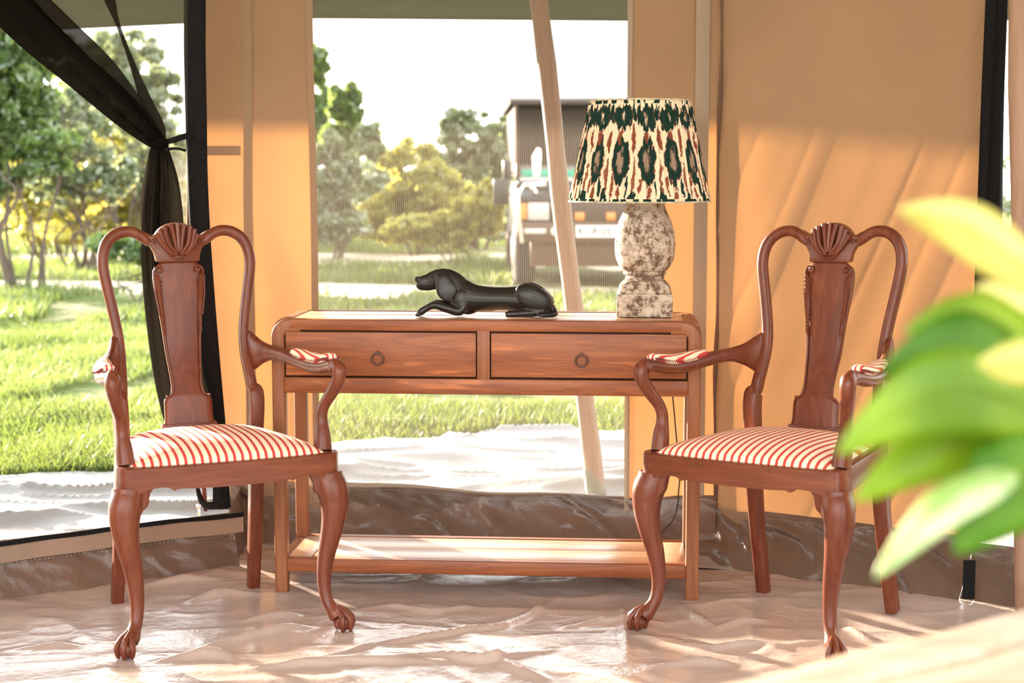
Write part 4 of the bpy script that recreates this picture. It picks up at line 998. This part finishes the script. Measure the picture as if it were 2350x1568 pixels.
def D(cx_, cy_, y=0.0): return ((cx_-1150)/4560, y, (858-cy_)/4560)
m = MB()
def dt(lst, n=14, p=2.0, up=(0,1,0)):
    Q = cr([D(a, b, y)+(ra, rb) for a, b, y, ra, rb in lst], 5)
    m.tube([q[:3] for q in Q], [(q[3], q[4]) for q in Q], n, up=up)
S4 = 1/4560
# torso: rump to shoulder, neck, skull, muzzle (radius in the picture plane, radius across)
dt([(1990,700,0,.022,.026),(1850,655,0,.036,.040),(1650,635,0,.041,.044),(1400,625,0,.0345,.036),(1200,625,0,.035,.035),(1000,620,0,.040,.037),(860,590,0,.045,.037),(770,520,0,.043,.034),(710,430,0,.036,.029),(650,370,0,.029,.025),(590,345,0,.025,.022),(530,340,0,.0235,.021)], 18)
dt([(600,350,0,.026,.022),(520,360,0,.0265,.0215),(450,390,0,.0270,.0175),(380,415,0,.0245,.0140),(310,425,0,.0220,.0125),(265,422,0,.0190,.011),(238,412,0,.011,.007)], 14)
m.ball(D(236,378), (.0085,.0080,.0085), 10, 7); m.ball(D(268,382), (.014,.010,.0100), 10, 7); m.ball(D(300,482), (.011,.008,.0085), 10, 7)
m.ball(D(490,285), (.012,.017,.009), 10, 7)   # brow
# haunches
for s_ in (-1, 1):
    Q = cr([D(1545,570,s_*.022)+(.020,.014), D(1600,570,s_*.025)+(.033,.020), D(1700,600,s_*.027)+(.041,.023), D(1810,655,s_*.027)+(.040,.022), D(1910,700,s_*.024)+(.033,.019), D(1985,745,s_*.02)+(.018,.012)], 5); m.tube([q[:3] for q in Q], [(q[3], q[4]) for q in Q], 16, up=(0,1,0))
    Q = cr([(D(1900,760)[0], s_*.030, .018, .013), (D(1750,790)[0], s_*.036, .014, .012), (D(1560,815)[0], s_*.040, .011, .011), (D(1450,825)[0], s_*.041, .0095, .011), (D(1405,830)[0], s_*.042, .008, .008)], 4); m.tube([q[:3] for q in Q], [q[3] for q in Q], 10)
    # shoulder, elbow, forearm, paw
    m.ball((D(830,640)[0], s_*.024, D(0,640)[2]), (.030,.018,.038), 14, 10)
    fx = -40 if s_ > 0 else 0
    Q = cr([(D(860,700)[0], s_*.027, D(0,700)[2], .016), (D(800,790)[0], s_*.034, .017, .0135), (D(640,735)[0], s_*.034, .0255, .0135), (D(480,690)[0], s_*.032, .034, .011), (D(370,735+fx)[0], s_*.030, .0245, .0095), (D(300,775+fx)[0], s_*.030, .0145, .0105), (D(262,800+fx)[0], s_*.030, .009, .007)], 5); m.tube([q[:3] for q in Q], [q[3] for q in Q], 12)
    for t_ in (-1, 0, 1): m.ball((D(262,0)[0]-.001, s_*.030+t_*.0055, .0055), (.008,.0035,.0055), 8, 6)
# deep chest behind front legs touching the board, belly
m.ball(D(900,700), (.040,.028,.030), 14, 10); m.ball(D(1180,700), (.050,.026,.020), 14, 10)
# tail curling round
Q = cr([D(1980,740,-.005)+(.016,), D(2030,790,-.012)+(.0105,), D(2045,812,-.024)+(.0085,), D(1980,820,-.036)+(.0085,), D(1880,822,-.046)+(.006,), D(1820,820,-.046)+(.003,)], 5); m.tube([q[:3] for q in Q], [q[3] for q in Q], 10)
m.v = [(x, y, max(z, .0006)) for x, y, z in m.v]
body = remeshed(m, 'body', M['dog'], .0024, dog, 4)
for s_ in (-1, 1):
    m = MB(); vs = []
    Q = cr([D(560,262,s_*.018)+(.010,.0035), D(580,330,s_*.027)+(.018,.005), D(605,420,s_*.032)+(.026,.0055), D(640,510,s_*.036)+(.029,.0050), D(668,590,s_*.037)+(.022,.0042), D(690,640,s_*.037)+(.007,.002)], 5)
    m.tube([q[:3] for q in Q], [(q[3], q[4]) for q in Q], 14, up=(0,1,0)); m.build('ear', M['dog'], dog)
    m = MB(); m.ball((D(440,340)[0], s_*.0180, D(0,340)[2]), (.0036,.0028,.0030), 8, 6); m.build('eye', M['dog'], dog)
    m = MB(); m.tube([D(275,470,s_*.011), D(320,455,s_*.0135), D(370,470,s_*.0155), D(430,478,s_*.018), D(490,470,s_*.0205)], .0016, 6); m.build('lip_line', M['dog'], dog)

# ------------------------------------------------------------------ vehicle outside
M['car'] = plain('dark_green_paint', (.016,.017,.018), .35, 0, .5, .1, 3)
M['car_canvas'] = plain('dark_brown_canvas', (.045,.032,.025), .85, 0, .3, .15, 2)
M['tyre'] = plain('tyre_rubber', (.035,.032,.03), .9)
M['lens_white'] = plain('lamp_glass', (.45,.42,.38), .25, 0, .6)
M['lens_orange'] = plain('orange_indicator', (.75,.22,.04), .3)
M['green_strip'] = plain('green_sun_strip', (.03,.32,.20), .5)
M['plate_white'] = plain('white_plate', (.62,.60,.60), .5)
M['black_ink'] = plain('black_letters', (.03,.03,.03), .6)
def glass():
    t = NT('windscreen_glass'); t.base((.30,.27,.25)); t.set(.12, spec=.8); t.b.inputs['Alpha'].default_value = .55; return t.m
M['glass'] = glass()
TY = 17.6; tg = at(1365, 650, TY); car = empty('safari_vehicle', (tg.x, TY, -.045), (0,0,math.radians(2)), 'dark safari vehicle with high canvas roof parked on the lawn behind the net window', 'vehicle')
def pbx(name, c, d, mat, par=None, bev=.01): return MB().box(c, d).build(name, mat, par or car, bevel=bev)
# local: front faces -y, x right; width 1.78
body = MB(); body.box((0,1.9,.80), (1.70,3.0,.56)); body.box((0,.62,.92), (1.30,1.15,.30)); 
bo = body.build('body', M['car'], car, bevel=.03)
for s_ in (-1, 1):
    m = MB(); m.prism([(.02,.62),(.02,.99),(.10,1.05),(1.15,1.08),(1.15,.62),(.98,.62),(.92,.85),(.76,.97),(.56,.97),(.40,.85),(.34,.62)], .26, lambda u, v, d, s_=s_: (s_*(.86-d), u, v)); m.build('fender', M['car'], car, bevel=.015)
pbx('bonnet', (0,.62,1.09), (1.34,1.16,.06), M['car'], None, .025)
gr = pbx('grille_panel', (0,.03,.85), (1.22,.05,.34), M['car'])
for i in range(8): MB().box((0,.0,.73+i*.034), (.74,.012,.014)).build('slat', M['iron'], gr)
for s_ in (-1, 1):
    hl = pbx('headlight', (s_*.665,-.005,.835), (.37,.04,.25), M['gap']); MB().box((s_*(.620),-.032,.835), (.23,.016,.19)).build('lens', M['lens_white'], hl, bevel=.01); MB().box((s_*.785,-.032,.835), (.075,.016,.17)).build('indicator', M['lens_orange'], hl, bevel=.008)
    pbx('indicator', (s_*.17,-.012,.78), (.10,.03,.085), M['lens_orange'])
    pbx('side_lamp', (s_*.66,-.125,.625), (.24,.02,.055), M['lens_white'], None, .008)
    m = MB(); m.tube([(s_*.44,-.105,.625),(s_*.44,-.135,.625)], [.055,.05], 16, up=(1,0,0)); m.build('fog_lamp', M['lens_white'], car)
bp = pbx('bumper', (0,-.06,.61), (1.74,.10,.22), M['iron'], None, .02)
pl = MB().box((.04,-.125,.62), (.52,.012,.13)).build('number_plate', M['plate_white'], car, bevel=.004)
def text(body_, loc, rot, size, mat, parent, ext=.002, bold=0, sx=1.0):
    cu = bpy.data.curves.new('lettering', 'FONT'); cu.body = body_; cu.size = size; cu.extrude = ext; cu.align_x = 'CENTER'; cu.align_y = 'CENTER'; cu.offset = bold
    o = bpy.data.objects.new('tmp', cu); COL.objects.link(o); dg = bpy.context.evaluated_depsgraph_get(); me = bpy.data.meshes.new_from_object(o.evaluated_get(dg)); bpy.data.objects.remove(o)
    q = link('lettering', me, mat, parent, False); q.location = loc; q.rotation_euler = rot; q.scale = (sx, 1, 1); return q
text('KCR 051L', (.04,-.133,.62), (PI/2,0,0), .12, M['black_ink'], pl, .001, .001, .95)
# bull bar
m = MB()
for s_ in (-1, 1):
    m.tube([(s_*.80,-.14,.50),(s_*.84,-.16,.80),(s_*.84,-.16,1.02),(s_*.78,-.14,1.12),(s_*.55,-.13,1.13)], .022, 8)
m.tube([(-.84,-.16,.98),(-.9,-.15,.98)], .02, 8)
m.build('bull_bar', M['steel'], car)
pbx('under_chassis', (0,1.5,.42), (1.40,2.8,.38), M['iron'])
for s_ in (-1, 1):
    for y_ in (.66, 2.75):
        m = MB(); m.tube([(s_*.63,y_,.37),(s_*.66,y_,.37),(s_*.84,y_,.37),(s_*.87,y_,.37)], [.33,.37,.37,.33], 26, up=(0,1,0)); wv = m.build('wheel', M['tyre'], car); wv.name = 'wheel'
        MB().tube([(s_*.86,y_,.37),(s_*.885,y_,.37)], [.20,.15], 20, up=(0,1,0)).build('hub', M['iron'], wv)
        if y_ < 1: MB().box((s_*.74, y_+.38, .40), (.24,.02,.34)).build('mud_flap', M['tyre'], car)
# windscreen and frame
m = MB(); m.box((0,1.22,1.12), (1.62,.06,.08)); m.box((-.80,1.25,1.22), (.05,.06,.26)); m.box((.80,1.25,1.22), (.05,.06,.26)); m.box((0,1.27,1.33), (1.66,.06,.05)); m.build('windscreen_frame', M['car'], car, bevel=.01)
pbx('windscreen', (0,1.24,1.23), (1.58,.012,.20), M['glass'], None, 0)
pbx('sun_strip', (0,1.20,1.245), (1.50,.012,.09), M['green_strip'], None, .002)
for s_ in (-1, 1):
    for z_, o_, w_, h_ in ((1.28,.93,.10,.22),(1.04,1.02,.17,.28)):
        mr = MB(); mr.box((s_*o_, .95 if z_ > 1.2 else .35, z_), (w_,.05,h_)); mo = mr.build('mirror', M['car'], car, bevel=.015)
        MB().tube([(s_*.84,.95 if z_ > 1.2 else .35,z_-.04),(s_*o_,.95 if z_ > 1.2 else .35,z_)], .012, 6).build('bracket', M['iron'], mo)
# high canvas cabin
m = MB(); m.prism([(1.30,1.20),(1.26,1.62),(1.20,1.98),(1.45,2.06),(4.0,2.06),(4.1,1.20)], 1.66, lambda u, v, d: (-.83+d, u, v)); m.build('canvas_cabin', M['car_canvas'], car, bevel=.03)
m = MB(); m.prism([(1.02,2.03),(1.06,2.08),(1.5,2.135),(4.2,2.12),(4.2,2.02)], 1.80, lambda u, v, d: (-.90+d, u, v)); m.build('roof', M['car_canvas'], car, bevel=.02)
for s_ in (-1, 1): MB().tube([(s_*.80,1.10,1.22),(s_*.82,1.05,2.04)], .02, 8).build('roof_post', M['iron'], car)
m = MB(); m.tube([(-.62,.25,1.20),(-.62,.25,1.42),(-.60,.26,1.52)], [.035,.05,.02], 10); m.build('snorkel_head', M['steel'], car)

# ------------------------------------------------------------------ foreground: board table, pot, plant
M['pale_board'] = wood('pale_board', (.44,.30,.20), (.56,.42,.30), (.66,.53,.41), 'X', .40, 1.2)
ft = empty('coffee_table', (.55,1.10,0), (0,0,0), 'pale timber table with rounded board edge, out of focus in the near right corner', 'table')
e0, e1 = gz(1640,1568,.745), gz(2360,1392,.745); dv = (e1-e0).normalized(); nv = Vector((dv.y, -dv.x, 0))
def ftp(s_, q, z): p = e0+dv*s_+nv*q; return (p.x-.55, p.y-1.10, z)
Lb = .62
for k in range(6):
    wd = .062 if k == 0 else .085; q0 = .0 if k == 0 else .082+.092*(k-1)
    vs = []; n = 40; sec = 8
    sec_pts = [(0,-.016),(.004,-.006),(.010,0),(wd-.008,0),(wd-.002,-.005),(wd,-.018),(wd-.002,-.034),(.004,-.034)]
    for i in range(n):
        s_ = -.35+(Lb+.45)*i/(n-1); wob = .004*math.sin(s_*11+k)+.003*math.sin(s_*27+k*2); hz = .002*math.sin(s_*9+k*1.7)
        for a, b in sec_pts: vs.append(ftp(s_, q0+a+wob*(1 if k < 2 else .5), .745+b+hz))
    fs = [(i*sec+j, i*sec+(j+1)%sec, (i+1)*sec+(j+1)%sec, (i+1)*sec+j) for i in range(n-1) for j in range(sec)]+[tuple(range(sec)), tuple((n-1)*sec+j for j in range(sec))]
    MB().add(vs, fs).build('board', M['pale_board'], ft)
for s_, q in ((.0,.06),(.55,.06),(.0,.42),(.55,.42)):
    a = ftp(s_, q, 0); MB().tube([(a[0],a[1],.0),(a[0],a[1],.712)], .028, 12).build('leg', M['pale_board'], ft)
pp = gz(2560, 1560, .745); pp = Vector((.54, 1.225, .745))
pot = empty('plant_pot', pp, (0,0,0), 'white round pot at the right edge on the foreground table', 'pot')
MB().lathe([(.0,0),(.050,0),(.060,.012),(.068,.07),(.072,.11),(.073,.12),(.067,.12),(.064,.10),(0,.10)], 40).build('vessel', M['plate_white'], pot)
MB().lathe([(0,.098),(.064,.098),(.05,.104),(0,.107)], 20).build('soil', M['earth'], pot)
plant = empty('potted_plant', pp+Vector((0,0,.10)), (0,0,0), 'blurred bright green leafy houseplant in the right foreground', 'plant')
crown = pp+Vector((0,0,.10))
def leaf(b, t, wpx, Yb, Yt, droop=.02, roll=.0, mt='leaf_house', seed=0):
    """leaf from base pixel to tip pixel"""
    B = at(*b, Yb)-crown; Tt = at(*t, Yt)-crown; ax_ = Tt-B; Ln = ax_.length; dirv = ax_.normalized()
    up = Vector((0,0,1)); view = Vector((0,1,0)); side = dirv.cross(view).normalized()
    side = (side*math.cos(roll)+dirv.cross(side)*math.sin(roll)).normalized(); nrm = side.cross(dirv).normalized()
    hw_ = wpx*(Yb+Yt)/2/FPX/2; n, k = 17, 7; V = []
    for i in range(n):
        u = i/(n-1); wv = hw_*(math.sin(PI*min(1, u**.80))**.75)*(1-.25*u) + .0006; cpos = B+dirv*Ln*u+up*(droop*math.sin(PI*u))
        for j in range(k):
            v = -1+2*j/(k-1); V.append(cpos+side*wv*v+nrm*(.25*wv*abs(v)+.04*wv*math.sin(u*14+v*3+seed)))
    F = [(i*k+j, i*k+j+1, (i+1)*k+j+1, (i+1)*k+j) for i in range(n-1) for j in range(k-1)]
    o = np_mesh('leaf', V, F, M[mt], plant, True); m_ = o.modifiers.new('s', 'SOLIDIFY'); m_.thickness = .0006
    mid = MB().tube([B+dirv*Ln*u+up*(droop*math.sin(PI*u))-nrm*.0008 for u in np.linspace(0, .95, 9)], [.0011*(1-.7*u) for u in np.linspace(0, 1, 9)], 5).build('midrib', M['leaf_house'], o)
    Q = cr([tuple(Vector((0,0,0))+Vector((random.uniform(-.012,.012), random.uniform(-.012,.012), -.004))), tuple(B*.45+Vector((.0,0,.03))), tuple(B)], 5)
    MB().tube([tuple(q) for q in Q], .0018, 5).build('stalk', M['leaf_house'], plant)
LV = [((2400,660),(2062,480),150,1.12,1.08,.012,.15,'leaf_pale'),
      ((2420,760),(2240,655),130,1.18,1.16,.0,.3,'leaf_pale'),
      ((2410,790),(2075,760),170,1.16,1.12,.012,.4),
      ((2400,900),(2020,850),230,1.14,1.10,.020,.2,'leaf_deep'),
      ((2420,960),(1920,1040),240,1.10,1.04,.030,.3),
      ((2390,1000),(1960,1150),190,1.12,1.08,.018,.3),
      ((2440,1040),(2190,1270),250,1.08,1.04,.01,.2,'leaf_deep'),
      ((2330,1080),(2010,1325),130,1.06,1.02,.014,.9,'leaf_sheen'),
      ((2430,830),(2245,835),110,1.05,1.0,.0,.2,'leaf_pale'),
      ((2470,1100),(2280,1150),200,1.2,1.2,.0,.6)]
for i, a in enumerate(LV): leaf(*a, seed=i)
